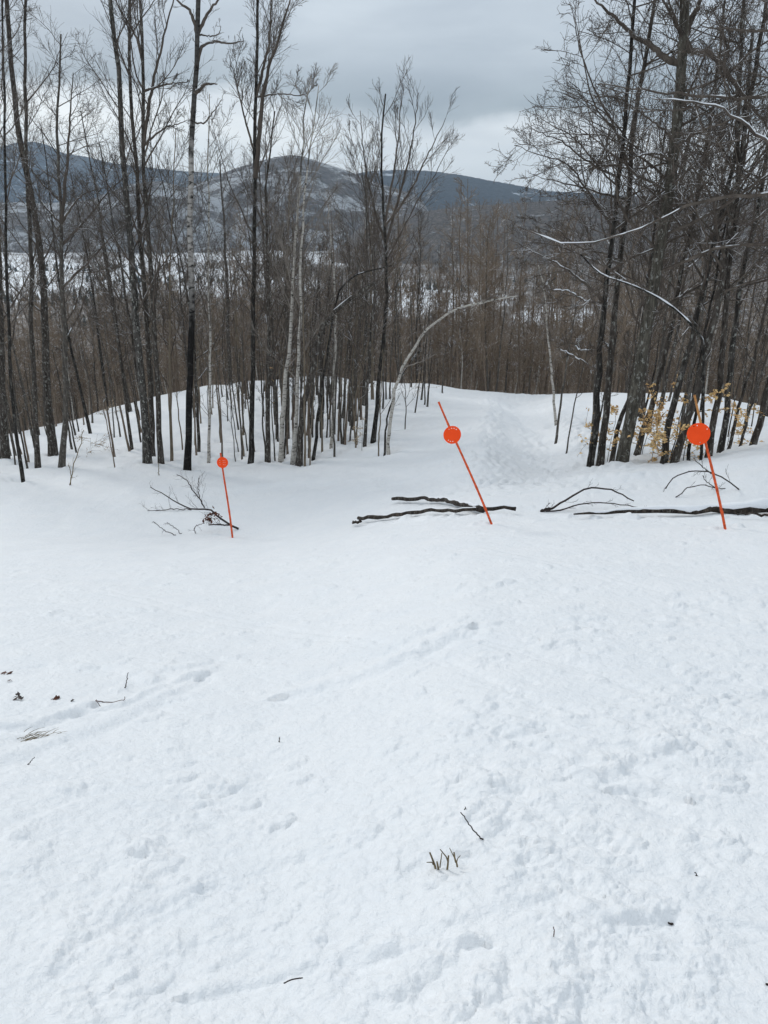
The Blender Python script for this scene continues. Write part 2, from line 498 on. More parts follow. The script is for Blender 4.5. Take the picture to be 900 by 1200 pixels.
    for _ in range(280):
        cy = random.uniform(14, 38); cx = cy * random.gauss(.17, .10); stamp(cx, cy, random.uniform(.08, .22), random.choice((1, -1)) * random.uniform(.012, .035), 1.4, random.uniform(0, 3))
    n = 0
    while n < 7500:
        cy = math.exp(random.uniform(math.log(1.1), math.log(12))); sx = random.uniform(-.62, .62); cx = sx * cy
        pn = float(gnoise(np.array([cx * .9 + 40]), np.array([cy * .9]))[0]) + .5 * float(gnoise(np.array([cx * .35]), np.array([cy * .35 + 12]))[0])
        if random.random() > .35 + 1.0 * max(0, pn + .1): continue
        r = min(.07, .0115 * math.exp(random.gauss(.3, .55)) * (1 + cy * .10))
        up = random.random() < .62
        nfc = .8 + .2 * float(sstep(1.3, 4, cy))
        stamp(cx, cy, r, nfc * (r * random.uniform(.10, .30) if up else -r * random.uniform(.10, .28)), random.uniform(1, 1.9), random.uniform(0, 3.14)); n += 1
    for px, py, r, h in ((213, 913, .06, .035), (255, 930, .06, .04), (290, 945, .045, .03), (215, 895, .05, .025), (325, 965, .06, .035), (350, 915, .05, .03),
                         (720, 995, .05, -.03), (735, 990, .05, .025), (850, 920, .07, .03), (840, 1055, .05, -.025), (620, 700, .30, -.05), (640, 690, .3, -.03), (560, 685, .25, .03),
                         (615, 1012, .03, -.025), (787, 1078, .035, -.05), (815, 1024, .03, -.03), (520, 1018, .09, -.03), (40, 862, .13, -.05), (190, 780, .3, .05), (880, 835, .12, .04), (835, 825, .1, .03), (200, 790, .25, .03)):
        p = hit(px, py); stamp(p[0], p[1], r * .9, h * .55, 1.4, 0.2)
    for bx, by in bases:
        r = random.uniform(.22, .4)
        stamp(bx, by - .05, r, -random.uniform(.08, .2), 1.2, 0)
        stamp(bx + random.gauss(0, .2), by - r * 1.3, r * .8, random.uniform(.02, .05), 1.5, random.uniform(0, 3))
    for mx_, my_ in ((575, 613), (849, 619), (272, 629)):
        p = hit(mx_, my_); stamp(p[0], p[1], .07, -.05, 1, 0)
        for _ in range(7): stamp(p[0] + random.gauss(0, .14), p[1] + random.gauss(0, .14), random.uniform(.03, .07), random.uniform(.01, .03), 1.4, random.uniform(0, 3))
    # snow heaped against the logs
    for pts_ in ([(420, 614), (460, 611), (500, 606), (545, 604), (600, 604)], [(640, 604), (690, 607), (740, 607), (800, 607), (850, 606), (900, 606), (960, 606)]):
        L_ = np.array([hit(*p)[:2] for p in pts_])
        for _ in range(34):
            f = random.uniform(0, len(L_) - 1.001); k = int(f); c = L_[k] + (L_[k + 1] - L_[k]) * (f - k)
            stamp(c[0], c[1] - random.uniform(.07, .18), random.uniform(.04, .11), random.uniform(.008, .030), 1.7, random.uniform(-.4, .4))
    Z = Z + D
    GRID.update(S=S, Y=Y, Z=Z)
    # wooded or open?
    px, py = to_px(X, np.maximum(YY, 1), Z)
    woods = sstep(330, 520, YY)
    fields = FIELDS
    op = np.zeros_like(X)
    wob = fbm(X * .02, YY * .009, 5, .7)
    for fx, fy, w, h in fields:
        q = ((px - fx) / w) ** 2 + ((py - fy) / h) ** 2 + .75 * wob
        op = np.maximum(op, 1 - sstep(.7, 1.05, q))
    woods = woods * (1 - op)
    nS, nY = X.shape
    idx = np.arange(nS * nY).reshape(nS, nY)
    Q = np.stack([idx[:-1, :-1], idx[1:, :-1], idx[1:, 1:], idx[:-1, 1:]], -1).reshape(-1, 4)
    V = np.stack([X, YY, Z], -1).reshape(-1, 3)
    me = mesh_from('snow_ground', V, Q, M['ground'])
    a_ = me.attributes.new('woods', 'FLOAT', 'POINT'); a_.data.foreach_set('value', woods.ravel().astype(np.float32))
    o = obj('snow_ground', me)
    tag(o, 'trampled white snow slope falling to a wooded crest and a snowy valley', 'snow', kind='structure')
    return fields

FIELDS = [(25, 325, 90, 30), (110, 328, 80, 22), (165, 318, 45, 22), (60, 285, 70, 18), (105, 250, 75, 11), (262, 330, 60, 20), (215, 300, 70, 10), (150, 275, 60, 7), (500, 294, 55, 7), (560, 299, 45, 4), (645, 300, 70, 5),
          (478, 350, 42, 24), (555, 355, 40, 16), (630, 302, 60, 7), (400, 302, 60, 9), (310, 300, 50, 7), (-60, 320, 60, 24), (655, 370, 50, 11), (345, 335, 40, 10), (420, 345, 30, 8)]

def woods_at(x, y):
    z = H0(x, y); px, py = to_px(x, y, z)
    wob = fbm(x * .02, y * .009, 5, .7); op = np.zeros_like(x)
    for fx, fy, w, h in FIELDS:
        q = ((px - fx) / w) ** 2 + ((py - fy) / h) ** 2 + .75 * wob
        op = np.maximum(op, 1 - sstep(.7, 1.05, q))
    return 1 - op

# ------------------------------------------------------------------ hills
def hill(label, sky, Yc, depth, material, base=-125, rough=1.0):
    pxs = np.linspace(sky[0][0], sky[-1][0], 260)
    rws = np.interp(pxs, [p for p, _ in sky], [r for _, r in sky])
    g = np.exp(-np.linspace(-2, 2, 13) ** 2); g /= g.sum()
    rws = np.convolve(np.pad(rws, 6, mode='edge'), g, 'valid')
    zs = Yc * row_t(rws); xs = col_s(pxs, rws) * Yc
    e = sstep(0, .06, np.linspace(0, 1, 260)) * (1 - sstep(.94, 1, np.linspace(0, 1, 260)))
    zs = base + (zs - base) * (.25 + .75 * e)
    v = np.linspace(-1, 1, 70)
    X = np.repeat(xs[:, None], 70, 1); YY = Yc + depth * v[None, :] + 0 * X
    prof = np.where(v < 0, 1 - np.abs(v) ** 1.5, 1 - np.abs(v) ** 1.3)[None, :]
    Z = base + (zs[:, None] - base) * prof
    hgt = (zs[:, None] - base)
    Z = Z + hgt * .10 * rough * fbm(X / (Yc * .05), YY / (Yc * .05), 4) * np.clip(1 - prof, 0, 1) ** .6
    Z = Z + Yc * .0009 * rough * gnoise(X / (Yc * .0035), YY / (Yc * .0035))
    idx = np.arange(260 * 70).reshape(260, 70)
    Q = np.stack([idx[:-1, :-1], idx[1:, :-1], idx[1:, 1:], idx[:-1, 1:]], -1).reshape(-1, 4)
    o = obj('hill', mesh_from('hill', np.stack([X, YY, Z], -1).reshape(-1, 3), Q, material))
    tag(o, label, 'hill', kind='structure')
    return xs, zs

hA = hillmat('brown_hillside', (.06, .05, .045), (.26, .215, .18), (.70, .71, .73), .505, .008)
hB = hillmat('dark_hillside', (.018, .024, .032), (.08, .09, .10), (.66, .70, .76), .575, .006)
hE = hillmat('farmed_hillside', (.08, .066, .055), (.30, .25, .21), (.72, .73, .75), .49, .010)
hD = hillmat('wooded_hillside', (.075, .06, .048), (.30, .24, .19), (.66, .66, .68), .60, .012)
hill('rounded brown wooded hill with thin snow patches in the middle distance', [(60, 250), (180, 232), (240, 212), (275, 198), (300, 190), (330, 183), (350, 182), (380, 191), (410, 201), (440, 213), (480, 226), (520, 250)], 2700, 700, hA)
hill('long blue ridge with snowy clearings low on the horizon', [(330, 225), (380, 212), (430, 201), (460, 199), (500, 200), (540, 205), (570, 211), (600, 216), (640, 224), (700, 227), (760, 232), (900, 234), (1100, 240)], 4000, 800, hB)
hill('dark blue mountain with a snow dusted top beyond the left trees', [(-250, 200), (-60, 184), (0, 175), (25, 166), (50, 167), (75, 180), (100, 183), (130, 191), (180, 197), (220, 201), (260, 203), (300, 208), (360, 230)], 4900, 900, hB)
hD_x, hD_z = hill('brown wooded ridge closing the valley behind the right trees', [(380, 280), (430, 264), (480, 250), (540, 242), (600, 238), (680, 233), (760, 229), (900, 226), (1150, 218)], 2000, 420, hD)
hill('low brown wooded rise at the far left of the valley', [(-250, 236), (-60, 236), (60, 238), (110, 234), (150, 216), (190, 212), (240, 226), (300, 250)], 2300, 350, hE)

# ------------------------------------------------------------------ haze
def build_haze():
    bm = bmesh.new(); bmesh.ops.create_cube(bm, size=1)
    for v in bm.verts:
        v.co.x *= 24000; v.co.y = -120 if v.co.y < 0 else 6500; v.co.z = -140 if v.co.z < 0 else 400
    me = bpy.data.meshes.new('haze'); bm.to_mesh(me); bm.free()
    m = bpy.data.materials.new('thin_air'); m.use_nodes = True; nt = m.node_tree; nt.nodes.clear()
    out = nt.nodes.new('ShaderNodeOutputMaterial'); pv = nt.nodes.new('ShaderNodeVolumePrincipled')
    pv.inputs['Color'].default_value = (.62, .80, 1.0, 1); pv.inputs['Density'].default_value = .000075; pv.inputs['Anisotropy'].default_value = .2
    nt.links.new(pv.outputs[0], out.inputs['Volume'])
    me.materials.append(m)
    o = obj('haze', me); tag(o, 'thin blue haze of damp winter air over the valley', 'haze', kind='stuff')
build_haze()

# ------------------------------------------------------------------ trees
def snowtube(mb, P, R, k=5):
    """snow lying on a limb"""
    Q = P.copy(); Q[:, 2] += R * .62
    R2 = np.clip(R * .85, .013, .034); R2 = R2 * (1 + .25 * rng.normal(size=R2.shape)).clip(.5, 1.5)
    R2[0] *= .2; R2[-1] *= .2
    mb.tubes(Q[None], R2[None], k)

def crown_mesh(TP, TR, spec, rg):
    """TP (M,n,3) woody parents -> MB with limbs and twigs"""
    mb = MB()
    c1, l1, a1, c2, l2, a2, c3, l3, a3 = spec['b']
    t0 = spec.get('t0', .4); up = spec.get('up', .08); gn = spec.get('gn', .14)
    shape = spec.get('shape', lambda t: (1.15 - .75 * (t - t0) / (1 - t0)))
    P1, R1, L1 = spawn(TP, TR, c1, t0, spec.get('t1', .99), l1, a1, spec.get('n1', 8), up, gn, .5, .006, shape, rg)
    mb.tubes(P1, R1, 5)
    P2, R2, L2 = spawn(P1, R1, c2, .2, .98, L1 * l2, a2, 5, up * .8, gn * 1.2, .55, .004, lambda t: 1.2 - .7 * t, rg)
    mb.tubes(P2, R2, 4)
    if c3:
        P3, R3, L3 = spawn(P2, R2, c3 + 1, .15, 1.0, L2 * l3, a3, 4, up * .8, gn * 1.9, .6, .003, lambda t: 1.2 - .5 * t, rg, rmin=.0036)
        mb.tubes(P3, R3, 3)
    return mb, (P1, R1)

SPEC = {
    #        c1  l1  a1  c2  l2  a2  c3  l3  a3
    'tall':  dict(b=(16, 3.3, 42, 9, .44, 40, 6, .5, 38), t0=.28, up=.07, gn=.11),
    'lean':  dict(b=(17, 2.7, 50, 6, .5, 44, 6, .5, 42), t0=.38, up=.05, gn=.14),
    'fine':  dict(b=(17, 2.9, 34, 9, .42, 36, 6, .55, 34), t0=.26, up=.10, gn=.10),
    'fan':   dict(b=(14, 4.0, 32, 10, .40, 34, 6, .5, 34), t0=.28, up=.07, gn=.09),
    'wide':  dict(b=(26, 3.6, 62, 8, .5, 48, 7, .5, 45), t0=.34, up=.035, gn=.16),
    'thin':  dict(b=(14, 1.0, 38, 5, .5, 40, 4, .5, 38), t0=.3, up=.12, gn=.13),
    'low':   dict(b=(26, 2.8, 52, 7, .5, 42, 6, .5, 40), t0=.35, up=.08, gn=.13),
    'bare':  dict(b=(7, .8, 45, 3, .5, 42, 2, .5, 38), t0=.4, up=.1, gn=.14),
}
bases = []
def px_path(path, Y, lean=0.0, base=None):
    pts = []
    h = max(1, abs(path[0][1] - path[-1][1]))
    for i, (px, py) in enumerate(path):
        y = Y + lean * (path[0][1] - py) / h
        pts.append(at(px, py, y))
    return np.array(pts)

def hero(name, label, path, w, barkm, spec='tall', tip=.35, limbs=(), snow=(), twig='twig', cat='tree', group=None, lean=0.0, seed=None, wig=.015, Y=None, n=22, root=True):
    rg = np.random.default_rng(seed if seed is not None else int(path[0][0] * 7 + path[0][1]))
    b0 = hit(*path[0]) if Y is None else None
    if Y is None: Y = b0[1]
    depth = Y * (CP - float(row_t(path[0][1])) * SP)
    P = px_path(path, Y, lean)
    P[0, 2] = float(ground_z(P[0, 0], P[0, 1])) - .4
    base = P[0].copy(); base[2] += .4
    P = resample(P, n)
    ww = np.linspace(0, 1, n)
    P[1:] += (rg.normal(size=(n - 1, 3)) * wig * np.array([1, 1, .2]))
    r0 = w * (.9 if w > 4 else 1) / 2 / F * depth
    R = r0 * (1 - (1 - tip) * ww ** .9)
    if root: R[0] *= 1.35 if w > 5 else 1.1; R[1] *= 1.12
    R = np.maximum(R, .006)
    e = thing(name, label, cat, base, group)
    mb = MB(); mb.tubes(P[None], R[None], 10 if w > 5 else 7)
    parents = [(P, R)]
    caps = []
    lmb = MB()
    for lb in limbs:
        pts, lw = lb[0], lb[1]; dy = lb[2] if len(lb) > 2 else 0.0
        LPt = np.array([at(px, py, Y + lean * .5 + dy * i / max(1, len(pts) - 1)) for i, (px, py) in enumerate(pts)])
        # seat the limb in the trunk
        j = np.argmin(np.linalg.norm(P - LPt[0], axis=1)); 
        if np.linalg.norm(P[j] - LPt[0]) < .6: LPt[0] = P[j]
        LPt = resample(LPt, n); LPt[2:] += rg.normal(size=(n - 2, 3)) * .012
        lr = lw / 2 / F * depth
        LR = np.maximum(lr * (1 - .8 * ww), .006)
        lmb.tubes(LPt[None], LR[None], 7)
        parents.append((LPt, LR))
        if len(lb) > 3 and lb[3]:
            a, c = lb[3]; i0, i1 = int(a * (n - 1)), int(c * (n - 1)) + 1
            if i1 - i0 > 2: caps.append((LPt[i0:i1], LR[i0:i1]))
    for a, c in snow:
        i0, i1 = int(a * (n - 1)), int(c * (n - 1)) + 1
        caps.append((P[i0:i1], R[i0:i1]))
    obj('trunk', mb.mesh('trunk', M[barkm], off=base), e)
    if spec:
        sp = SPEC[spec] if isinstance(spec, str) else spec
        cm, _ = crown_mesh(P[None], R[None], sp, rg)
        for LPt, LR in parents[1:]:
            ll = np.linalg.norm(np.diff(LPt, axis=0), axis=1).sum(); c1, l1, a1, c2, l2, a2, c3, l3, a3 = sp['b']
            s2 = dict(sp); s2['b'] = (max(4, int(min(c1 * .6, ll * 4))), min(l1 * .6, ll * .4), min(a1 + 5, 60), c2, l2, a2, c3, l3, a3); s2['t0'] = .2
            s2['shape'] = lambda t: 1.2 - .6 * t
            c_, _ = crown_mesh(LPt[None], LR[None], s2, rg); cm.add(np.concatenate(c_.V), np.concatenate([q for q in c_.Q]))
    else:
        cm = MB()
    if lmb.n: cm.add(np.concatenate(lmb.V), np.concatenate(lmb.Q))
    if cm.n: obj('crown', cm.mesh('crown', M[twig], off=base), e)
    for cp, cr in caps:
        smb = MB(); snowtube(smb, cp, cr); obj('snow_cap', smb.mesh('snow_cap', M['snow'], off=base), e)
    bases.append(base[:2])
    return e

# --- left wood, traced trunks
hero('bare_tree', 'thick dark trunk cut by the left edge of the photo', [(4, 537), (3, 470), (0, 380), (-3, 280), (-6, 150), (-8, 0), (-9, -60)], 11, 'dark', 'tall')
hero('bare_tree', 'thin dark trunk leaning left, its foot furthest down the left snow', [(26, 561), (18, 500), (12, 420), (8, 330), (6, 200), (3, 60), (0, -70)], 5, 'black', 'fine')
hero('bare_tree', 'straight dark trunk between two thicker ones near the left edge', [(43, 547), (42, 500), (38, 413), (36, 300), (32, 200), (29, 90), (30, 0), (31, -80)], 7, 'dark', 'tall')
hero('bare_tree', 'stout trunk with a flared foot, crossing its neighbour to lean left', [(61, 531), (56, 470), (53, 400), (49, 310), (40, 250), (23, 160), (12, 60), (4, -60)], 11, 'dark', 'tall')
hero('bare_tree', 'grey trunk with low wide limbs and a short spreading crown near the left edge', [(70, 546), (76, 490), (76, 400), (73, 320), (71, 260), (69, 200), (67, 140), (70, 80), (72, 40)], 8.5, 'grey', 'low', tip=.2,
     limbs=[([(73, 270), (77, 210), (82, 140), (86, 85)], 4), ([(73, 290), (100, 258), (140, 212), (160, 198)], 3, .5, None), ([(71, 250), (95, 230), (125, 218)], 2.6, -.5, (.1, .6)), ([(75, 330), (110, 300), (148, 258)], 3, -.4, None), ([(70, 235), (45, 210), (30, 190)], 2.6, .4, None), ([(75, 250), (50, 238), (42, 205)], 2.2, -.4, (.2, .7))])
hero('bare_tree', 'stout trunk patched with pale lichen, leaning left above its straight foot', [(172, 541), (168, 470), (161, 400), (157, 340), (153, 280), (147, 220), (143, 170), (140, 100), (133, 40), (127, -60)], 11, 'mottled', 'fan')
hero('bare_tree', 'dark trunk rising just right of the lichen patched one', [(178, 534), (176, 450), (170, 350), (163, 260), (158, 170), (153, 100), (152, 30), (150, -70)], 7.5, 'dark', 'fan')
hero('bare_tree', 'dark trunk that forks high up, one arm sweeping to the right', [(188, 541), (186, 480), (182, 400), (175, 300), (168, 200), (168, 100), (165, 0), (164, -70)], 7.5, 'dark', 'fan',
     limbs=[([(170, 168), (176, 115), (188, 60), (203, 2), (208, -25)], 4), ([(170, 160), (190, 152), (212, 144), (222, 140)], 2.6, .4, None), ([(170, 108), (195, 99), (222, 96)], 2.6, -.4, None), ([(170, 60), (158, 40), (140, 10), (130, -20)], 3, .5, None)])
hero('bare_tree', 'slim tan coloured trunk between dark ones', [(200, 538), (200, 470), (199, 400), (200, 300), (204, 210), (206, 150)], 4.2, 'tan', 'fine', tip=.2)
hero('birch_tree', 'tall birch with a black lower stem and a white upper stem', [(218, 549), (222, 460), (224, 380), (223, 280), (224, 190), (227, 120), (231, 50), (233, 0), (234, -70)], 9, 'pied', 'bare', tip=.5,
     limbs=[([(231, 28), (222, 12), (204, -2), (195, -15)], 4), ([(232, 30), (242, 18), (258, -5), (264, -18)], 4, .4, None), ([(231, 66), (238, 54), (249, 49), (268, 51), (286, 48)], 4, .3, None), ([(229, 112), (236, 103), (242, 99), (254, 98)], 5, -.3, None), ([(250, 49), (256, 40), (259, 30)], 2, .3, None), ([(225, 145), (235, 145), (252, 128), (262, 112)], 2, .2, None)])
hero('birch_tree', 'slender pale birch right of the tall black and white one', [(243, 539), (246, 470), (246, 400), (244, 330), (245, 250), (243, 180), (246, 110)], 4.2, 'birch', 'fine', tip=.25, twig='twig')
hero('bare_tree', 'straight black trunk splitting into two tall slender stems', [(292, 542), (295, 480), (297, 400), (298, 280), (298, 190), (299, 120), (302, 40), (303, -60)], 7, 'black', 'fine',
     limbs=[([(299, 200), (302, 180), (312, 93), (329, 37), (340, 0), (346, -20)], 5.5), ([(311, 100), (315, 50), (318, 0), (319, -25)], 3.4, .2, None), ([(312, 120), (335, 110), (355, 112), (372, 98)], 1.8, .3, None), ([(298, 165), (285, 130), (275, 90), (268, 60)], 2.4, .4, None)])
hero('bare_tree', 'dark trunk rising close beside a birch clump, crown below the cloud', [(313, 539), (314, 470), (315, 380), (313, 300), (311, 240), (316, 180), (322, 130)], 7, 'dark', 'fine', tip=.2)
hero('birch_tree', 'pale birch of the middle pair, curving as it rises to the right', [(328, 539), (333, 470), (341, 380), (344, 313), (347, 270), (352, 200), (358, 130), (364, 90)], 6.5, 'birch', 'fine', tip=.15, twig='paletwig')
hero('birch_tree', 'straighter pale birch of the middle pair with fine reddish twigs', [(342, 539), (348, 470), (350, 400), (352, 347), (354, 280), (362, 190), (374, 100)], 6, 'birch', 'fine', tip=.15, twig='paletwig')
hero('bare_tree', 'broken black trunk bent over to the right with snow on its back', [(349, 541), (357, 470), (367, 428), (374, 396), (383, 376), (403, 356), (440, 331)], 9.5, 'dark', None, tip=.45, snow=[(.66, .99)], n=24)
hero('bare_tree', 'slim dark tree arching over above the broken snowy trunk', [(366, 536), (378, 450), (386, 400), (392, 362), (400, 336), (418, 322), (440, 316), (460, 311)], 5, 'black', 'bare', tip=.3)
hero('birch_tree', 'thin white birch stem behind the sapling thicket', [(388, 522), (391, 460), (393, 400), (393, 350), (389, 300), (385, 240)], 4, 'birch', 'thin', tip=.3, twig='paletwig')
hero('bare_tree', 'slim trunk just left of the tree with the fan shaped crown', [(427, 521), (431, 450), (434, 400), (438, 330), (430, 250), (424, 190)], 5, 'dark', 'fine', tip=.2)
hero('bare_tree', 'dark trunk carrying a rounded fan shaped crown against the cloud', [(436, 516), (445, 440), (449, 400), (453, 340), (452, 280), (449, 230), (447, 170), (452, 110)], 6.5, 'black', dict(b=(14, 2.1, 30, 5, .6, 30, 5, .6, 30), t0=.42, up=.09, gn=.09), tip=.25,
     limbs=[([(452, 285), (465, 240), (478, 190), (487, 140), (490, 108)], 3.4, .5, None), ([(452, 275), (480, 225), (502, 180), (522, 140)], 3, -.5, None), ([(452, 290), (435, 230), (425, 170), (422, 130)], 3, .6, None), ([(451, 260), (462, 200), (468, 150), (470, 105)], 3, -.2, None), ([(453, 300), (490, 235), (515, 195), (526, 170)], 2.4, .2, None)])
hero('birch_tree', 'pale slender birch bowed in a long arch to the right', [(453, 531), (460, 473), (470, 437), (487, 403), (510, 377), (533, 363), (563, 355), (585, 350), (606, 347)], 5.2, 'birch', dict(b=(9, .55, 50, 3, .5, 42, 2, .5, 38), t0=.45, up=-.03, gn=.16), tip=.3, wig=.028,
     limbs=[([(558, 356), (575, 349), (598, 338)], 3.5, .2, None), ([(470, 437), (490, 425), (510, 415), (520, 408)], 1.6, -.2, None)], twig='paletwig')
hero('bare_tree', 'thin dark stem that forks right beside the foot of the arched birch', [(450, 530), (456, 480), (464, 454), (474, 434), (492, 410)], 3, 'black', 'bare', tip=.3)
hero('sapling', 'thin straight pale stem standing left of the arched birch', [(443, 531), (445, 490), (447, 450), (449, 410)], 2, 'tan', 'bare', tip=.4, cat='sapling')
hero('birch_tree', 'thin white leaning birch standing alone at the edge of the run', [(653, 494), (647, 440), (641, 380), (637, 335), (630, 310)], 3.6, 'birch', 'thin', tip=.3, twig='paletwig',
     limbs=[([(638, 340), (646, 322), (652, 300)], 2, .2, (.1, .6)), ([(640, 365), (632, 345), (624, 330)], 1.6, -.2, None)])

# --- right wood, traced trunks
B = SPEC['wide']
hero('bare_tree', 'black front trunk of the pair at the near corner of the right wood', [(692, 542), (698, 490), (702, 430), (706, 380), (711, 330), (718, 270), (727, 190), (733, 120), (742, 30), (748, -60)], 8.5, 'black', dict(b=(16, 3.0, 58, 7, .5, 46, 6, .5, 45), t0=.42, up=.03, gn=.16), lean=.4,
     limbs=[([(704, 368), (685, 352), (667, 342), (642, 338)], 2.6, -.8, (.25, .95)), ([(706, 350), (680, 328), (655, 310), (630, 298), (600, 281)], 3.2, -1.2, (.2, .95)), ([(694, 428), (680, 421), (665, 413), (647, 404)], 2.2, -.6, (.2, .9)), ([(694, 418), (681, 410), (667, 397)], 1.8, -.4, (.2, .8)),
            ([(720, 262), (690, 225), (660, 190), (625, 180), (604, 170)], 2.8, .6, None), ([(724, 215), (690, 190), (655, 165), (620, 150)], 2.8, -1.0, None), ([(714, 300), (680, 290), (650, 268), (620, 255)], 2.2, .5, None)])
hero('bare_tree', 'rear trunk of the pair at the near corner of the right wood', [(703, 541), (711, 475), (717, 400), (722, 330), (733, 250), (743, 150), (758, 60), (767, 10), (776, -60)], 9.5, 'dark', dict(b=(16, 2.8, 60, 6, .5, 46, 6, .5, 45), t0=.40, up=.03, gn=.16), lean=.8,
     limbs=[([(717, 424), (713, 410), (706, 396)], 5, -.3, (.2, .95)), ([(735, 240), (700, 225), (660, 215), (625, 205)], 2.6, -.8, None), ([(738, 200), (720, 150), (700, 110), (680, 60), (672, 20)], 3, .5, None)])
hero('beech_tree', 'thickest grey barked tree on the right, forked near the top of the photo', [(727, 542), (743, 467), (753, 407), (760, 373), (770, 313), (781, 240), (790, 175), (795, 120), (800, 60), (803, 0), (806, -80)], 17, 'beech', B, tip=.55, n=26, wig=.008,
     limbs=[([(792, 84), (780, 68), (766, 55), (743, 42), (728, 28), (708, 10), (688, -8)], 7, .6, None), ([(800, 45), (808, 28), (820, 2), (828, -20)], 8, .4, None), ([(800, 54), (815, 61), (830, 62), (840, 69), (853, 88), (872, 114), (898, 146), (915, 170)], 7, -.8, (.82, .98)),
            ([(797, 60), (793, 30), (782, 8), (770, -15)], 5, -.3, None), ([(788, 190), (770, 180), (750, 182), (725, 192), (700, 196)], 3.2, -.7, (.15, .5)), ([(785, 196), (760, 196), (735, 197), (710, 194), (690, 200)], 2.6, .6, None), ([(796, 138), (815, 123), (840, 118), (862, 112)], 3.4, .4, None), ([(780, 165), (760, 140), (735, 120), (705, 110)], 2.4, -.5, None)])
hero('bare_tree', 'slim leaning trunk tight against the thick grey beech', [(717, 538), (724, 505), (732, 479), (740, 447), (748, 407), (757, 350), (764, 300), (772, 230), (780, 150)], 6.5, 'dark', 'fine', tip=.25, lean=1.0)
hero('bare_tree', 'leaning dark trunk right of the thick beech, golden leaves at its foot', [(744, 530), (753, 505), (765, 468), (777, 428), (785, 393), (798, 330), (813, 255), (826, 180), (840, 90), (850, 0)], 8, 'dark', 'lean', lean=1.2)
hero('bare_tree', 'rough trunk leaning right in the middle of the right wood', [(777, 538), (788, 481), (799, 439), (809, 401), (823, 342), (833, 300), (843, 262), (852, 230), (862, 180), (874, 110), (885, 30)], 9.5, 'mottled', 'lean', lean=.8)
hero('bare_tree', 'broad footed trunk leaning right just left of the right marker', [(789, 541), (799, 513), (812, 470), (826, 420), (838, 370), (850, 300), (866, 200), (884, 90), (900, -10)], 11, 'dark', 'lean', lean=.6)
hero('bare_tree', 'thin black stem close behind the right marker disc', [(807, 537), (812, 500), (818, 440), (830, 370), (845, 290), (858, 220)], 5, 'black', 'thin', tip=.3, lean=.5)
hero('bare_tree', 'dark trunk right of the marker disc, straight to the sky', [(829, 534), (835, 500), (844, 447), (849, 396), (853, 325), (858, 290), (861, 267), (865, 217), (863, 150), (868, 80), (873, -40)], 9, 'dark', 'lean', lean=.4,
     limbs=[([(866, 215), (872, 190), (878, 150), (882, 110)], 3.5, .3, None), ([(862, 262), (845, 215), (838, 190), (832, 178)], 2.4, -.3, None)])
hero('bare_tree', 'leaning trunk blotched pale and dark like birch near the right edge', [(846, 528), (850, 490), (856, 430), (862, 370), (867, 342), (873, 308), (883, 267), (892, 217), (898, 183), (910, 110), (922, 20)], 8.5, 'mottled', 'lean', lean=.5)
hero('bare_tree', 'slim leaning stem right of the blotched trunk', [(852, 528), (865, 479), (880, 430), (893, 380), (908, 310), (925, 220)], 5, 'dark', 'thin', lean=.5)
hero('bare_tree', 'thinnest leaning stem before the trunk at the right edge', [(865, 526), (874, 497), (887, 455), (903, 405), (920, 340)], 3.6, 'grey', 'thin', lean=.5)
hero('bare_tree', 'stout leaning trunk at the right edge above the snow bank', [(881, 522), (892, 484), (902, 445), (917, 390), (935, 310), (955, 200)], 9.5, 'dark', 'lean', lean=.4)
hero('sapling', 'bent sapling with snow along its kinked top behind the right marker', [(823, 538), (823.5, 500), (824, 450), (824, 415), (823, 398), (813, 384), (793, 364), (773, 350), (740, 334), (703, 320), (680, 298)], 4.4, 'black', 'bare', tip=.4, cat='sapling', wig=.004, snow=[(.45, .97)], n=34)
hero('bare_tree', 'tree standing off the right edge whose snowy limbs reach into the photo', [(950, 524), (958, 450), (966, 380), (975, 300), (985, 200), (1000, 60), (1012, -60)], 13, 'dark', dict(b=(12, 3.0, 62, 6, .5, 46, 6, .5, 45), t0=.40, up=.03, gn=.16), tip=.5, Y=14.0,
     limbs=[([(988, 104), (940, 108), (900, 113), (853, 115), (817, 112), (770, 107), (733, 103), (700, 97)], 5, .6, None), ([(985, 215), (940, 195), (900, 167), (867, 143), (840, 125), (800, 118), (763, 117)], 5, -1.0, (.35, .97)),
            ([(980, 222), (940, 223), (893, 227), (820, 238), (787, 250), (753, 267), (700, 283), (667, 285), (630, 275), (607, 265)], 4.6, -1.0, (.6, .97)), ([(998, 50), (940, 40), (900, 37), (870, 35), (820, 32)], 4.5, .4, None), ([(990, 160), (940, 70), (905, 15), (880, -10)], 5, -.4, None),
            ([(800 + 175, 290), (930, 262), (900, 235), (870, 205), (838, 190)], 3, .3, None)])

# --- random company in the two woods
def free(p, d):
    return all((p[0] - q[0]) ** 2 + (p[1] - q[1]) ** 2 > d * d for q in bases)

def rand_hero(n, x0, x1, y0, y1, w0, w1, h0, h1, barks, spec, name, label, group, cat, lean=(0, 0), dmin=.5, tip=.25, wig=.02):
    k = tries = 0
    while k < n and tries < n * 40:
        tries += 1
        px = random.uniform(x0, x1); Y = random.uniform(y0, y1)
        x = (px - 450) / 864 * Y
        if not free((x, Y), dmin): continue
        z = float(ground_z(x, Y))
        bx, by = to_px(x, Y, z)
        hgt = random.uniform(h0, h1); lx = random.uniform(*lean) * hgt
        tx, ty = to_px(x + lx, Y, z + hgt)
        mx, my = to_px(x + lx * .35 + random.gauss(0, .02) * hgt, Y, z + hgt * .5)
        hero(name, label, [(bx, by), (mx, my), (tx, ty)], random.uniform(w0, w1), random.choice(barks), spec, tip=tip, cat=cat, group=group, Y=Y, seed=random.randrange(10**6), n=14, wig=wig)
        k += 1

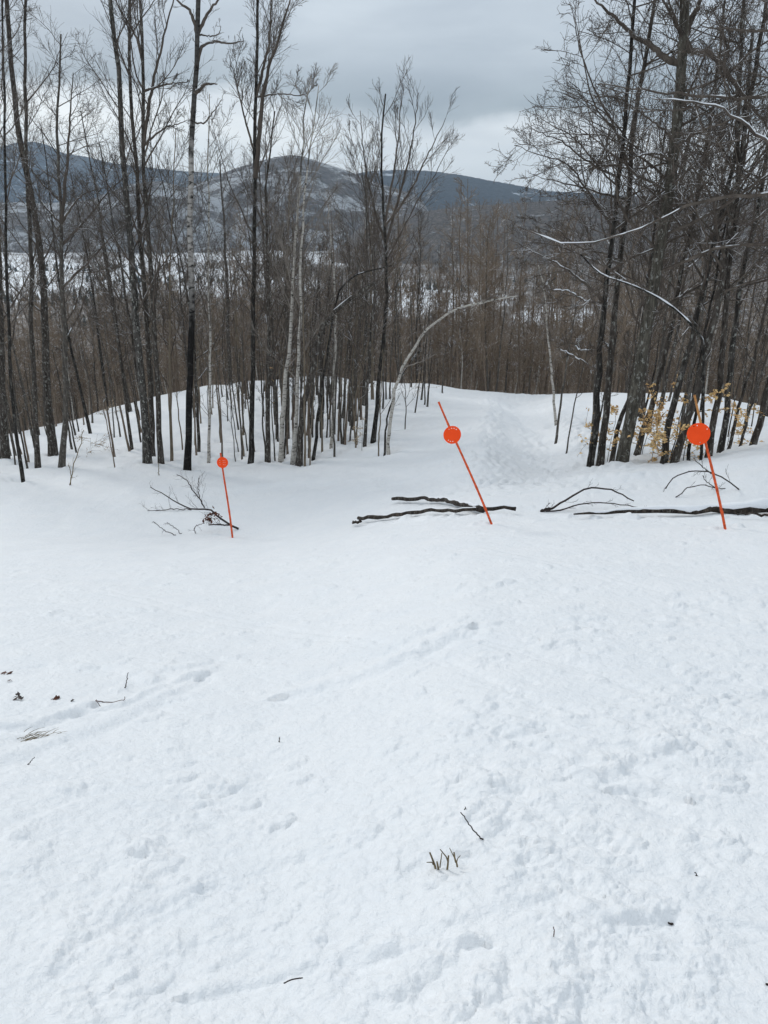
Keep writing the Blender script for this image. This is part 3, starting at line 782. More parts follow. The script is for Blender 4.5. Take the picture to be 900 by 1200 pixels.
rand_hero(16, -70, 330, 27, 45, 3.4, 6, 9, 14, ['dark', 'dark', 'grey', 'black'], 'tall', 'bare_tree', 'bare dark tree in the crowd of trunks behind the front row on the left', 'trees behind the front row of the left wood', 'tree', (-.05, .03), .7)
rand_hero(8, 330, 460, 27, 44, 3.5, 5.5, 7, 10.5, ['dark', 'grey', 'tan'], 'fine', 'bare_tree', 'slim bare tree rising out of the sapling thicket beside the run', 'slim trees in the thicket beside the run', 'tree', (-.02, .06), .6)
rand_hero(9, 765, 960, 17.5, 33, 3.6, 6.5, 9, 13, ['dark', 'mottled', 'grey', 'dark'], 'lean', 'bare_tree', 'leaning bare tree deep among the trunks of the right wood', 'trees deep in the right wood', 'tree', (.0, .12), .7)
rand_hero(5, 690, 770, 19, 33, 4, 6.5, 9, 12, ['dark', 'grey'], 'fine', 'bare_tree', 'slim bare tree seen between the pair and the thick beech', 'trees between the pair and the beech', 'tree', (.0, .08), .6)
# saplings
rand_hero(78, 326, 424, 24.5, 40, 1.5, 3.4, 3.2, 6.5, ['dark', 'grey', 'grey', 'tan', 'brownbark'], 'bare', 'sapling', 'thin bare stem in the sapling thicket left of the arched birch', 'saplings in the thicket beside the run', 'sapling', (.02, .13), .18, .35, .012)
rand_hero(40, 205, 326, 26, 42, 1.3, 2.8, 3, 6, ['dark', 'grey', 'brownbark', 'tan'], 'bare', 'sapling', 'thin bare stem on the snow between the tall birch and the middle birches', 'saplings around the tall birch', 'sapling', (-.06, .08), .2, .35, .012)
rand_hero(34, -30, 205, 26, 42, 1.4, 3, 3, 6, ['dark', 'brownbark', 'grey'], 'bare', 'sapling', 'thin bare stem among the thick trunks at the left', 'saplings among the left trunks', 'sapling', (-.08, .06), .2, .35, .012)
rand_hero(10, 425, 520, 26, 41, 1.6, 3, 2, 4.5, ['dark', 'grey', 'tan'], 'bare', 'sapling', 'thin bare stem on open snow near the arched birch', 'saplings on open snow by the arched birch', 'sapling', (-.04, .10), .3, .35, .012)
rand_hero(22, 640, 920, 17, 33, 1.6, 3.4, 2.4, 5, ['dark', 'grey', 'black'], 'bare', 'sapling', 'thin bare stem between the leaning trunks of the right wood', 'saplings in the right wood', 'sapling', (-.03, .15), .25, .35, .012)

# --- beech saplings with dry golden leaves
def leaves(P, n, size, spread, rg):
    """folded leaf quads scattered along polylines P (M,k,3)"""
    m, k, _ = P.shape
    i = rg.integers(0, m, n); f = rg.uniform(0, k - 1.001, n); j = f.astype(int); f = (f - j)[:, None]
    c = P[i, j] * (1 - f) + P[i, j + 1] * f + rg.normal(size=(n, 3)) * spread
    d = norm(rg.normal(size=(n, 3)) * np.array([1, 1, .4]) + np.array([0, 0, -.2])); s = norm(np.cross(d, rg.normal(size=(n, 3))))
    nn = np.cross(d, s)
    L = size * rg.uniform(.6, 1.25, n)[:, None]
    V = np.stack([c - d * L * .5, c + s * L * .27 + nn * L * .1, c + d * L * .5, c - s * L * .27 + nn * L * .1], 1)
    return V.reshape(-1, 3), np.arange(4 * n).reshape(-1, 4)

def leafy(label, px, py, h, lean, nl, size, leafm, seed, n_side=7, wide=1.0):
    rg = np.random.default_rng(seed)
    b = hit(px, py); Y = b[1]
    n = 10; t = np.linspace(0, 1, n)[:, None]
    P = b + np.concatenate([lean * h * t ** 1.3, rg.normal() * .05 * t, h * t], 1) + rg.normal(size=(n, 3)) * .012 * t
    P[0, 2] -= .06
    R = np.maximum(.016 * (1 - t[:, 0]) * h / 2.2, .004)
    e = thing('beech_sapling', label, 'sapling', b)
    mb = MB(); mb.tubes(P[None], R[None], 6); obj('trunk', mb.mesh('trunk', M['stick'], off=b), e)
    P1, R1, L1 = spawn(P[None], R[None], n_side, .10, .98, wide, 84, 7, -.01, .07, .6, .004, lambda u: 1.15 - .5 * u, rg)
    P2, R2, L2 = spawn(P1, R1, 6, .2, 1, L1 * .35, 50, 4, .0, .10, .6, .003, None, rg)
    mb = MB(); mb.tubes(P1, R1, 4); mb.tubes(P2, R2, 3); obj('crown', mb.mesh('crown', M['twig'], off=b), e)
    mb = MB(); mb.add(*leaves(P2, int(nl * .75), size, .02, rg)); mb.add(*leaves(P1, int(nl * .25), size, .02, rg))
    obj('leaves', mb.mesh('leaves', M[leafm], smooth=False, off=b), e)

leafy('beech sapling with golden dead leaves between the pair and the thick beech', 712, 538, 1.15, .1, 420, .085, 'goldleaf', 1, 7, 1.0)
leafy('golden leaved beech sapling spreading flat between two leaning trunks', 764, 537, .95, .05, 620, .085, 'goldleaf', 2, 8, 1.35)
leafy('golden leaved beech sapling just left of the right marker disc', 801, 537, 1.3, .08, 760, .085, 'goldleaf', 3, 9, 1.15)
leafy('tall thin beech sapling with sparse golden leaves behind the thick beech', 752, 533, 1.35, .2, 300, .08, 'goldleaf', 4, 8, .9)
leafy('golden leaved beech sapling right of the right marker disc', 852, 522, 1.1, .1, 240, .09, 'goldleaf', 5, 7, .8)
leafy('small sapling with pale dry leaves in the thicket beside the run', 424, 528, 1.1, .05, 70, .07, 'paleleaf', 6, 6, .55)
leafy('low pale leaved shrub in the snowy gap between the left trunks', 107, 532, .7, .1, 150, .07, 'paleleaf', 7, 8, .9)
leafy('sapling with tan leaves among the left birches', 326, 500, 2.6, .05, 90, .08, 'goldleaf', 8, 7, .6)
leafy('sapling with a few pale leaves at the crest behind the arched birch', 486, 462, 1.0, .1, 90, .08, 'paleleaf', 9, 7, 1.0)
leafy('low sapling with tan leaves near the crest at the left', 128, 492, 1.2, .1, 140, .09, 'paleleaf', 10, 7, 1.2)

build_ground()

# ------------------------------------------------------------------ the wood below the crest
def forest_tree(rg, h, r, spec, lod):
    n = 9 if lod == 0 else 5
    t = np.linspace(0, 1, n)
    P = np.zeros((n, 3)); P[:, 2] = -.4 + (h + .4) * t
    P[1:, :2] += np.cumsum(rg.normal(size=(n - 1, 2)) * .012 * h * (9 / n) ** .5 * .6, 0)
    R = np.maximum(r * (1 - .85 * t), .012)
    c1, l1, a1, c2, l2, c3 = spec
    P1, R1, L1 = spawn(P[None], R[None], c1, .16, .98, l1, a1, 6 if lod == 0 else 3, .12, .12, .5, .012, lambda u: 1.2 - .8 * u, rg, rmin=.012)
    P2, R2, L2 = spawn(P1, R1, c2, .15, .98, L1 * l2, 40, 4 if lod == 0 else 2, .1, .16, .6, .010, lambda u: 1.2 - .6 * u, rg, rmin=.010 if lod == 0 else .013)
    tr = MB(); tr.tubes(P[None], R[None], 7 if lod == 0 else 4)
    cr = MB(); cr.tubes(P1, R1, 4 if lod == 0 else 3); cr.tubes(P2, R2, 3)
    if c3:
        P3, R3, L3 = spawn(P2, R2, c3, .2, 1, L2 * .5, 40, 3 if lod == 0 else 2, .1, .16, .7, .007, None, rg, rmin=.007 if lod == 0 else .011)
        cr.tubes(P3, R3, 3)
    return tr, cr

protos = []
for i in range(9):
    rg = np.random.default_rng(100 + i)
    h = rg.uniform(10, 13.5)
    tr, cr = forest_tree(rg, h, rg.uniform(.045, .085), (26, 2.0, 42, 6, .55, 4), 0)
    pale = i in (3,)
    protos.append((tr.mesh('trunk', M['birch' if pale else ('dark', 'brownbark', 'grey')[i % 3]]), cr.mesh('crown', M['brown' if i % 3 else 'twig'])))

crest_at = lambda s: np.interp(s, SK, CREST)
pts = []
def scatter(n, y0, y1, s0, s1, dmin, store, off=0.0, power=1.0):
    cell = {}
    k = tries = 0
    while k < n and tries < n * 30:
        tries += 1
        u = random.random() ** power
        Y = math.sqrt(y0 * y0 + (y1 * y1 - y0 * y0) * u); s = random.uniform(s0, s1)
        if Y < crest_at(s) + off: continue
        x = s * Y; ky = (int(x / dmin), int(Y / dmin))
        if any((x - a) ** 2 + (Y - b) ** 2 < dmin * dmin for i in (-1, 0, 1) for j in (-1, 0, 1) for a, b in cell.get((ky[0] + i, ky[1] + j), ())): continue
        cell.setdefault(ky, []).append((x, Y)); store.append((x, Y)); k += 1

near_pts = []
scatter(200, 36, 68, -.56, .56, 1.5, near_pts, 1.0)
def place_forest(x, Y, i):
    s = x / Y
    if s < -.1: lab, gp = 'slim bare tree below the crest behind the left wood', 'trees below the crest behind the left wood'
    elif s < .26: lab, gp = 'slim bare tree just below the crest where the run drops away', 'trees below the crest of the run'
    else: lab, gp = 'slim bare tree below the crest behind the right wood', 'trees below the crest behind the right wood'
    z = float(ground_z(x, Y))
    e = thing('bare_tree', lab, 'tree', (x, Y, z - .05), gp)
    sc = random.uniform(.6, 1.0); e.scale = (sc, sc, sc * random.uniform(.9, 1.05)); e.rotation_euler = (random.gauss(0, .03), random.gauss(.02, .03), random.uniform(0, 6.28))
    tr, cr = protos[random.randrange(len(protos))]
    obj('trunk', tr, e); obj('crown', cr, e)
for i, (x, Y) in enumerate(near_pts): place_forest(x, Y, i)

def mass(name, label, cat, pts, variants, mat_t, sc0, sc1, zoff=0.0, zfun=None):
    Vs, Qs, mi, off = [], [], [], 0
    var = []
    for tr, cr in variants:
        Vt = np.concatenate(tr.V + cr.V); Qt = np.concatenate(tr.Q + [q + tr.n for q in cr.Q])
        m_ = np.concatenate([np.zeros(sum(len(q) for q in tr.Q)), np.ones(sum(len(q) for q in cr.Q))])
        var.append((Vt, Qt, m_))
    X = np.array([p[0] for p in pts]); Y = np.array([p[1] for p in pts]); Z = (zfun or H0)(X, Y) if zfun is None else zfun(X, Y)
    for x, y, z in zip(X, Y, Z):
        V, Q, m_ = var[random.randrange(len(var))]
        a = random.uniform(0, 6.28); s = random.uniform(sc0, sc1); c_, s_ = math.cos(a) * s, math.sin(a) * s
        W = np.empty_like(V); W[:, 0] = V[:, 0] * c_ - V[:, 1] * s_ + x; W[:, 1] = V[:, 0] * s_ + V[:, 1] * c_ + y; W[:, 2] = V[:, 2] * s + z + zoff
        Vs.append(W); Qs.append(Q + off); mi.append(m_); off += len(V)
    o = obj(name, mesh_from(name, np.concatenate(Vs), np.concatenate(Qs), mats=mat_t, mi=np.concatenate(mi)))
    tag(o, label, cat, kind='stuff')

vA = [forest_tree(np.random.default_rng(200 + i), 9 + i * .6, .06 + .006 * i, (22, 2.2, 42, 5, .6, 2), 1) for i in range(8)]
ptsA = []
scatter(3000, 48, 185, -.66, .66, 1.4, ptsA, 5, 1.2)
mass('bare_forest', 'dense brown bare wood filling the slope below the snow crest', 'forest', ptsA, vA, [M['brownbark'], M['brown']], .65, 1.1, -.1)

def far_tree(rg, h):
    P = np.array([[0, 0, -.5], [0, 0, h * .9]])[None]; R = np.array([[.13, .05]])
    tr = MB(); tr.tubes(P, R, 3)
    P = np.array([[0, 0, h * .25], [rg.normal() * .3, rg.normal() * .3, h * .6], [0, 0, h]])[None]; R = np.array([[.1, .08, .04]])
    P1, R1, L1 = spawn(P, R, 18, 0, .98, h * .27, 35, 2, .2, .15, .9, .03, lambda u: 1.2 - .7 * u, rg, rmin=.07)
    P2, R2, L2 = spawn(P1, R1, 2, .3, .98, L1 * .6, 38, 2, .2, .15, .9, .03, None, rg, rmin=.05)
    cr = MB(); cr.tubes(P1, R1, 3); cr.tubes(P2, R2, 3)
    return tr, cr
vB = [far_tree(np.random.default_rng(300 + i), 9 + .7 * i) for i in range(7)]
ptsB = []
scatter(4200, 150, 520, -.68, .68, 2.6, ptsB, 9)
tmp = []
scatter(9000, 500, 2050, -.66, .66, 5.0, tmp, 9, .8)
xs = np.array([p[0] for p in tmp]); ys = np.array([p[1] for p in tmp])
keep = woods_at(xs, ys) > (.5 + .35 * rng.uniform(-1, 1, len(xs)))
ptsB += [p for p, k in zip(tmp, keep) if k]
mass('valley_forest', 'grey brown bare woodland covering the valley floor between snowy fields', 'forest', ptsB, vB, [M['farwood'], M['farwood']], .75, 1.15, -.3, lambda x, y: H0(x, y) + medium(x, y))

def conifer(rg, h):
    tr = MB(); tr.tubes(np.array([[[0, 0, -.5], [0, 0, h * .9]]]), np.array([[.2, .05]]), 4)
    cr = MB(); k = 9
    for q in range(7):
        z0 = h * (.12 + .12 * q); r = h * .21 * (1 - q / 7.6)
        a = np.arange(k) * 2 * np.pi / k + q
        rr = r * (1 + .28 * rg.normal(size=k))
        low = np.stack([np.cos(a) * rr, np.sin(a) * rr, z0 + rg.normal(size=k) * .03 * h], 1); top = np.repeat([[0, 0, min(h, z0 + h * .26)]], k, 0) + low * np.array([.12, .12, 0])
        V = np.concatenate([low, top]); i = np.arange(k); j = (i + 1) % k
        cr.add(V, np.stack([i, j, j + k, i + k], 1))
    return tr, cr
vC = [conifer(np.random.default_rng(400 + i), 9 + i) for i in range(6)]
cand = []
for cx, cy, rx, ry, n in ((-250, 800, 90, 40, 60), (-420, 1000, 140, 60, 90), (-330, 1250, 200, 60, 110), (-120, 900, 80, 40, 50), (60, 1150, 130, 60, 70), (330, 1300, 160, 60, 60), (-80, 640, 60, 30, 40), (-560, 1500, 220, 70, 90), (-210, 560, 50, 25, 35), (480, 900, 120, 40, 40)):
    for _ in range(n): cand.append((cx + random.gauss(0, rx * .5), cy + random.gauss(0, ry * .6)))
mass('evergreen_wood', 'dark evergreen clumps scattered along the snowy valley fields', 'forest', cand, vC, [M['farwood'], M['conifer']], .7, 1.15, -.3)

# trees along the near ridge's skyline
rp = []
for _ in range(1500):
    px = random.uniform(440, 1000); i = np.interp(px, np.linspace(380, 1150, 260), np.arange(260)); i = int(i)
    v = -abs(random.gauss(0, .35)); v = max(v, -.95)
    rp.append((hD_x[i] + random.gauss(0, 4), 2000 + 420 * v, -125 + (hD_z[i] + 125) * (1 - abs(v) ** 1.5)))
zmap = {(x, y): z for x, y, z in rp}
mass('ridge_wood', 'bare treetops roughening the wooded ridge behind the right trees', 'forest', [(x, y) for x, y, z in rp], vB, [M['farwood'], M['farwood']], .9, 1.5, -1, lambda X, Y: np.array([zmap[(x, y)] for x, y in zip(X, Y)]))

# ------------------------------------------------------------------ marker poles
def disc_mesh(R, holes, th=.005):
    """round plate with punched holes, in its own XZ plane"""
    bm = bmesh.new()
    def ring(cx, cz, r, n):
        vs = [bm.verts.new((cx + r * math.cos(2 * math.pi * i / n), 0, cz + r * math.sin(2 * math.pi * i / n))) for i in range(n)]
        return [bm.edges.new((vs[i], vs[(i + 1) % n])) for i in range(n)]
    es = ring(0, 0, R, 48)
    for cx, cz, r in holes: es += ring(cx, cz, r, 8)
    bmesh.ops.triangle_fill(bm, use_beauty=True, use_dissolve=False, edges=es)
    for f in list(bm.faces):                       # keep the holes open
        c = f.calc_center_median()
        if any((c.x - cx) ** 2 + (c.z - cz) ** 2 < (r * .8) ** 2 and all(abs((v.co.x - cx) ** 2 + (v.co.z - cz) ** 2 - r * r) < 1e-6 for v in f.verts) for cx, cz, r in holes): bm.faces.remove(f)
    r = bmesh.ops.extrude_face_region(bm, geom=bm.faces[:])
    for v in [g for g in r['geom'] if isinstance(g, bmesh.types.BMVert)]: v.co.y += th
    bmesh.ops.recalc_face_normals(bm, faces=bm.faces[:])
    for v in bm.verts: v.co.y += .10 * v.co.x * v.co.x / R        # slightly dished
    me = bpy.data.meshes.new('disc'); bm.to_mesh(me); bm.free(); me.materials.append(M['disc'])
    return me

def marker(label, base_px, top_px, disc_px, disc_d, w, holes, tan_top=False, yaw=0.0, roll=0.0, dtop=0.0):
    b = hit(*base_px); Y = b[1]
    top = at(top_px[0], top_px[1], Y + dtop)
    e = thing('marker_pole', label, 'marker', b)
    n = 40; t = np.linspace(0, 1, n)[:, None]
    start = b + (b - top) / np.linalg.norm(b - top) * .25
    P = start + (top - start) * t
    P[:, 0] += .012 * np.sin(t[:, 0] * 5)
    depth = Y * (CP - float(row_t(base_px[1])) * SP)
    r = w / 2 / F * depth
    R = r * (1 - .25 * t[:, 0]) * (1 + .16 * (np.arange(n) % 6 == 3))
    lab = None
    D = at(disc_px[0], disc_px[1], Y + dtop * .7)
    td = np.clip(((D - start) @ (top - start)) / ((top - start) @ (top - start)), 0, 1)
    k = int(td * (n - 1)) + 1
    mb = MB(); mb.tubes((P[:k + 1] if tan_top else P)[None], (R[:k + 1] if tan_top else R)[None], 8)
    obj('pole', mb.mesh('pole', M['pole'], off=b), e)
    if tan_top:
        mb = MB(); mb.tubes(P[k:][None], (R[k:] * .98)[None], 8); o = obj('pole_tip', mb.mesh('pole_tip', M['bamboo'], off=b), e); o['label'] = 'bare tan bamboo tip above the disc'
    R_d = disc_d / 2 / F * (D[1] * CP - D[2] * SP)
    o = obj('disc', disc_mesh(R_d, [(a * R_d, c * R_d, q * R_d) for a, c, q in holes]), e)
    c = start + (top - start) * td
    o.location = (D[0] - b[0], c[1] - r * 1.15 - .008 - b[1], D[2] - b[2])
    o.rotation_euler = (-.15, roll, yaw)
    return e

ring8 = [(.74 * math.cos(math.radians(a)), .74 * math.sin(math.radians(a)), .06) for a in (62, 84, 106, 128, 242, 262, 282, 302)]
marker('orange disc on the pole tilted most to the left, behind a forked log', (575, 613), (515, 471), (530, 509), 21, 2.8, ring8, roll=.15, yaw=.1)
marker('orange disc on a tan tipped pole in front of the long snowy log', (849, 619), (815, 463), (818, 508), 26, 3.3, [(.6, .55, .05), (-.3, .72, .05), (-.55, .6, .05), (.3, -.72, .05)], tan_top=True, yaw=-.25, roll=.1, dtop=.1)
rows3 = [(x, z, .055) for z in (.38, 0, -.38) for x in (-.45, -.15, .15, .45)]
marker('small far orange disc on a pole beside the uprooted leafy branch', (272, 629), (259, 531), (261, 541.5), 13, 2.4, rows3, yaw=.1)

# ------------------------------------------------------------------ logs and branches on the snow
def snow_pts(pts, lift=0.0):
    out = []
    for p in pts:
        h = hit(p[0], p[1]); out.append([h[0], h[1], h[2] + lift + (p[2] if len(p) > 2 else 0)])
    return np.array(out)

def closed(P, R):
    P = np.concatenate([P[:1] + (P[0] - P[1]) * .01, P, P[-1:] + (P[-1] - P[-2]) * .01]); R = np.concatenate([[.001], R, [.001]])
    return P[None], R[None]

def log(label, stems, name='fallen_log', capm='snow'):
    """stems: (px points, width0, width1, (snow from, to) or None) along the snow"""
    P0 = None; mb = MB(); sm = MB(); base = None
    rg = np.random.default_rng(int(stems[0][0][0][0]))
    for pts, w0, w1, sn in stems:
        hs = [hit(p[0], p[1] + 2) for p in pts]; Y = hs[0][1]
        P = np.array([at(p[0], p[1], h[1] - .03) for p, h in zip(pts, hs)]); P[:, 2] += .055
        n = 26; P = resample(P, n); P[:, 1:] += rg.normal(size=(n, 2)) * .009; P[:, 2] += .018 * gnoise(np.arange(n) * .22 + pts[0][0], np.zeros(n))
        depth = Y * .99 + 1
        R = np.linspace(w0, w1, n) / 2 / F * depth * (1 + .10 * rg.normal(size=n))
        mb = MB(); mb.tubes(*closed(P, R), 9)
        if base is None:
            base = P[0].copy(); base[2] = float(ground_z(base[0], base[1])); e = thing(name, label, 'log', base)
        obj('trunk', mb.mesh('trunk', M['wood'], off=base), e)
        if sn:
            i0, i1 = int(sn[0] * (n - 1)), int(sn[1] * (n - 1)) + 1
            Q = resample(P[i0:i1], 60); q = np.interp(np.linspace(i0, i1 - 1, 60), np.arange(n), R)
            Q[:, 2] += q * .75; Q[:, 1] += q * .2
            lump = 1 + .6 * gnoise(np.arange(60) * .3 + 3, np.full(60, stems[0][0][0][0] * .1))
            r = np.maximum(q * .85 * lump * sn[2], .012); r[0] *= .2; r[-1] *= .2
            sm = MB(); sm.tubes(*closed(Q, r), 10)
            obj('snow_cap', sm.mesh('snow_cap', M['snow'], off=base), e)
    return e

log('forked dark log lying behind the middle marker, snow along its top', [
    ([(604, 600), (575, 600), (545, 601), (500, 602), (460, 607), (420, 611)], 4.5, 5.5, (.0, .8, .6)),
    ([(566, 601), (547, 596), (522, 590), (490, 587), (460, 588.5)], 7, 5.5, (.05, .7, .8))])
log('short dark log end poking from snow left of the forked log', [([(423, 614), (418, 615), (413, 615.5)], 3, 2, None)])
log('long snow covered log running off the right edge behind the right marker', [
    ([(1180, 592), (1060, 597), (960, 599), (930, 600), (900, 600), (860, 600), (838, 599), (815, 602), (780, 603), (740, 604), (705, 605), (672, 606.5)], 25, 2, (.02, .97, 1.1))])
log('straight thin log at the foot of the snow covered log near the right edge', [([(960, 608), (900, 607), (860, 606)], 3, 2.2, None)])

def branch(name, label, stems, cat='branch', m='stick', twigs=(5, .35, 45), seed=1, dead=None, parts=False, group=None, lift=0):
    """bare branch lying or standing on the snow: stems (px points with optional height-free depth offset, width0, width1)"""
    rg = np.random.default_rng(seed); mb = MB(); base = None; allP = []
    for pts, w0, w1 in stems:
        Y = hit(pts[0][0], pts[0][1])[1]
        P = np.array([at(p[0], p[1], Y + (p[2] if len(p) > 2 else 0)) for p in pts])
        lift_ = float(real_z(P[0, 0], P[0, 1])[0] - ground_z(P[0, 0], P[0, 1])); P[:, 2] += lift_
        if base is None: base = P[0].copy()
        n = 16; P = resample(P, n); P += rg.normal(size=P.shape) * .0025 * Y * .25
        R = np.maximum(np.linspace(w0, w1, n) / 2 / F * Y * 1.05, .0012)
        P[:, 2] = np.maximum(P[:, 2], real_z(P[:, 0], P[:, 1]) + R * .6)
        if not allP: e = thing(name, label, cat, base, group)
        allP.append((P, R))
        mb = MB(); mb.tubes(*closed(P, R), 6)
        st_ = obj('stem', mb.mesh('stem', M[m], off=base), e)
        if twigs:
            c, l, a = twigs
            P2, R2, L2 = spawn(P[None], R[None], c, .15, .98, l, a, 6, .05, .14, .5, .002, lambda u: 1.2 - .6 * u, rg, rmin=.0025)
            P3, R3, L3 = spawn(P2, R2, 3, .25, .98, L2 * .45, 42, 4, .03, .15, .6, .0015, None, rg, rmin=.002)
            tb = MB(); tb.tubes(P2, R2, 4); tb.tubes(P3, R3, 3)
            obj('twig_spray', tb.mesh('twig_spray', M[m], off=base), e)
    if dead:
        pts, nl, size, spread = dead
        Y = base[1]; c = np.array([at(px, py, Y) for px, py in pts])[None]
        lb = MB(); lb.add(*leaves(c, nl, size, spread, rg)); obj('leaves', lb.mesh('leaves', M['brownleaf'], smooth=False, off=base), e)
    return e

branch('fallen_branch', 'arched dark twig branch on the snow left of the long log', [([(634, 600), (650, 594), (672, 580), (694, 571), (715, 574), (743, 587)], 3, 1.4), ([(640, 600), (655, 599), (675, 592), (700, 589), (730, 591), (757, 598)], 2, 1), ([(634, 600), (640, 597), (648, 596)], 4, 2)], twigs=(7, .22, 45), seed=4)
branch('fallen_branch', 'fine arching bare twig on the snow bank behind the right marker', [([(866, 574), (852, 563), (836, 554), (812, 552), (793, 558), (780, 572)], 1.8, 1.2), ([(792, 583), (805, 572), (825, 569), (850, 573)], 1.4, 1), ([(836, 554), (824, 545), (815, 537)], 1.2, .9), ([(838, 572), (826, 562), (823, 556)], 1.2, .8)], twigs=(4, .2, 45), seed=5)
branch('fallen_branch', 'uprooted branch with clumped dead leaves beside the small far marker', [([(279, 621), (268, 615), (258, 607), (242, 597), (228, 597), (212, 592), (196, 582), (175, 571)], 2.9, .9), ([(240, 596), (236, 588), (226, 575), (218, 563), (207, 556)], 1.6, .9), ([(268, 616), (262, 622), (246, 623)], 2, 1.4), ([(238, 592), (233, 580), (233, 560)], 1.2, .8), ([(225, 598), (205, 597), (185, 598), (172, 600)], 1.2, .7)], twigs=(11, .42, 48), seed=6, dead=([(243, 603), (246, 612), (250, 602), (258, 604)], 60, .10, .05))
branch('fallen_branch', 'small bare twig spray on snow left of the uprooted branch', [([(206, 627), (196, 622), (188, 617), (180, 611)], 1.2, .8), ([(213, 625), (205, 618), (196, 612)], .9, .6), ([(229, 625), (228, 619), (240, 612)], 1.1, .6)], twigs=(3, .2, 45), seed=7)
branch('dry_stalk', 'thin dry weed standing before the left trunks', [([(83, 569), (85, 550), (92, 530), (98, 505)], 1.3, .8), ([(83, 569), (83, 555), (80, 545)], .9, .7)], twigs=(6, .25, 40), seed=8, cat='weed', m='stalk')
branch('dry_stalk', 'tiny bare stalk standing alone on snow below the lichen patched trunk', [([(186, 557), (186, 550), (186, 543)], 1.1, .7)], twigs=None, seed=9, cat='weed', m='stalk')
branch('dry_stalk', 'thin stalk standing upright in the trampled snow near the left ledge', [([(147, 809), (149, 800), (150, 790)], 1.5, .8)], twigs=None, seed=10, cat='weed', m='stick')
branch('twig', 'reddish bent twig lying along the snow ledge at the left', [([(112, 823), (118, 827), (130, 828), (144, 824), (147, 817)], 1.6, .9), ([(118, 827), (114, 822), (112, 819)], 1, .7)], twigs=None, seed=11, m='reddish')
branch('twig', 'short thin twig sticking up at the lower left', [([(32, 896), (36, 890), (40, 885)], 1.3, .8)], twigs=None, seed=12, m='stick')
branch('twig', 'tiny upright twig in the middle of the bare slope', [([(327, 871), (327, 867), (328, 864)], 1.3, .8)], twigs=None, seed=13, m='stick')
branch('twig', 'dark forked stick lying on the snow above the sprouting stubs', [([(566, 985), (558, 977), (551, 968), (544, 958), (540, 953)], 2.2, 1.6), ([(544, 957), (545, 954), (545.5, 951)], 1.5, .9)], twigs=None, seed=14, m='stick')
branch('twig', 'short curved dark stick with a peeled end at the bottom of the slope', [([(333, 1151), (342, 1154), (349, 1158), (355, 1165)], 2.6, 2.0)], twigs=None, seed=15, m='stick')
branch('twig', 'tiny hooked twig poking up right of the sprouting stubs', [([(648, 1104), (649, 1098), (648, 1091)], 1.3, .8)], twigs=None, seed=16, m='reddish')
branch('twig', 'short black twig end in a dent at the lower right', [([(789, 1078), (787, 1075), (785, 1073)], 3, 2.4)], twigs=None, seed=17, m='stick')
branch('twig', 'speck of dark twig in a small hole above the black twig end', [([(816, 1027), (816, 1023), (814, 1021)], 1.8, 1)], twigs=None, seed=18, m='stick')
branch('twig', 'dark stub of wood cut by the right edge near the bottom', [([(903, 1160), (899, 1159), (897, 1158)], 5, 3.5)], twigs=None, seed=19, m='stick')

def stubs():
    b = hit(520, 1014); Y = b[1]; dz_ = float(real_z(b[0], b[1])[0] - b[2]); b[2] += dz_
    e = thing('shrub_stub', 'clump of cut greenish shrub stubs sprouting through the snow', 'shrub', b)
    for pts, w0, w1 in (([(511.5, 1018), (508, 1008), (504, 998)], 3, 2.2), ([(508, 1008), (504, 1008), (500, 1008)], 1.6, 1), ([(514, 1014), (513, 1009), (512, 1004)], 3, 2), ([(523.5, 1015), (524.5, 1008), (525.5, 996)], 2.8, 2), ([(525, 1002), (520, 996), (516, 991)], 2, 1.4),
                        ([(516, 1012), (517, 1006), (518, 998)], 1.6, 1.2), ([(536, 1007), (533, 1000), (532, 993)], 2.4, 1.8), ([(534, 1004), (530, 996), (527, 990)], 1.5, 1), ([(536, 1007), (538, 1004), (540, 1002)], 1.3, 1), ([(521, 1018), (519.5, 1016), (519, 1015)], 2.5, 2)):
        P = resample(np.array([at(px, py, Y) for px, py in pts]), 6); P[:, 2] += dz_; P[0, 2] -= .01
        P[:, 1] += random.uniform(-.012, .012)
        mb = MB(); mb.tubes(*closed(P, np.linspace(w0, w1, 6) / 2 / F * Y * 1.2), 6); obj('stem', mb.mesh('stem', M['stalk'], off=b), e)
stubs()

def leaf_thing(label, px, py, n, size, spread, m, cat='leaf', name='dead_leaf', lift=.01):
    rg = np.random.default_rng(px * 3 + py); b = hit(px, py); b[2] = float(real_z(b[0], b[1])[0])
    P = np.array([[b + [0, 0, lift], b + [spread, 0, lift]]])
    V, Q = leaves(P, n, size, spread * .25, rg)
    V[:, 2] = b[2] + .006 + np.maximum(V[:, 2] - b[2], 0) * .4
    o = obj(name, mesh_from(name, V - b, Q, M[m], False), None, b); tag(o, label, cat)
leaf_thing('curled red brown leaf lying alone on the left snow', 65, 820, 7, .05, .03, 'brownleaf')
leaf_thing('dark dead leaf at the left edge, upper one', 5, 789, 7, .05, .05, 'brownleaf')
leaf_thing('small dark leaf bit just below the upper leaf at the left edge', 10, 799, 3, .035, .02, 'brownleaf')
leaf_thing('flat dark leaf scraps left of the red brown leaf', 15, 820, 6, .05, .06, 'stick')
leaf_thing('tiny dark leaf bit right of the red brown leaf', 82, 822, 2, .035, .02, 'stick')

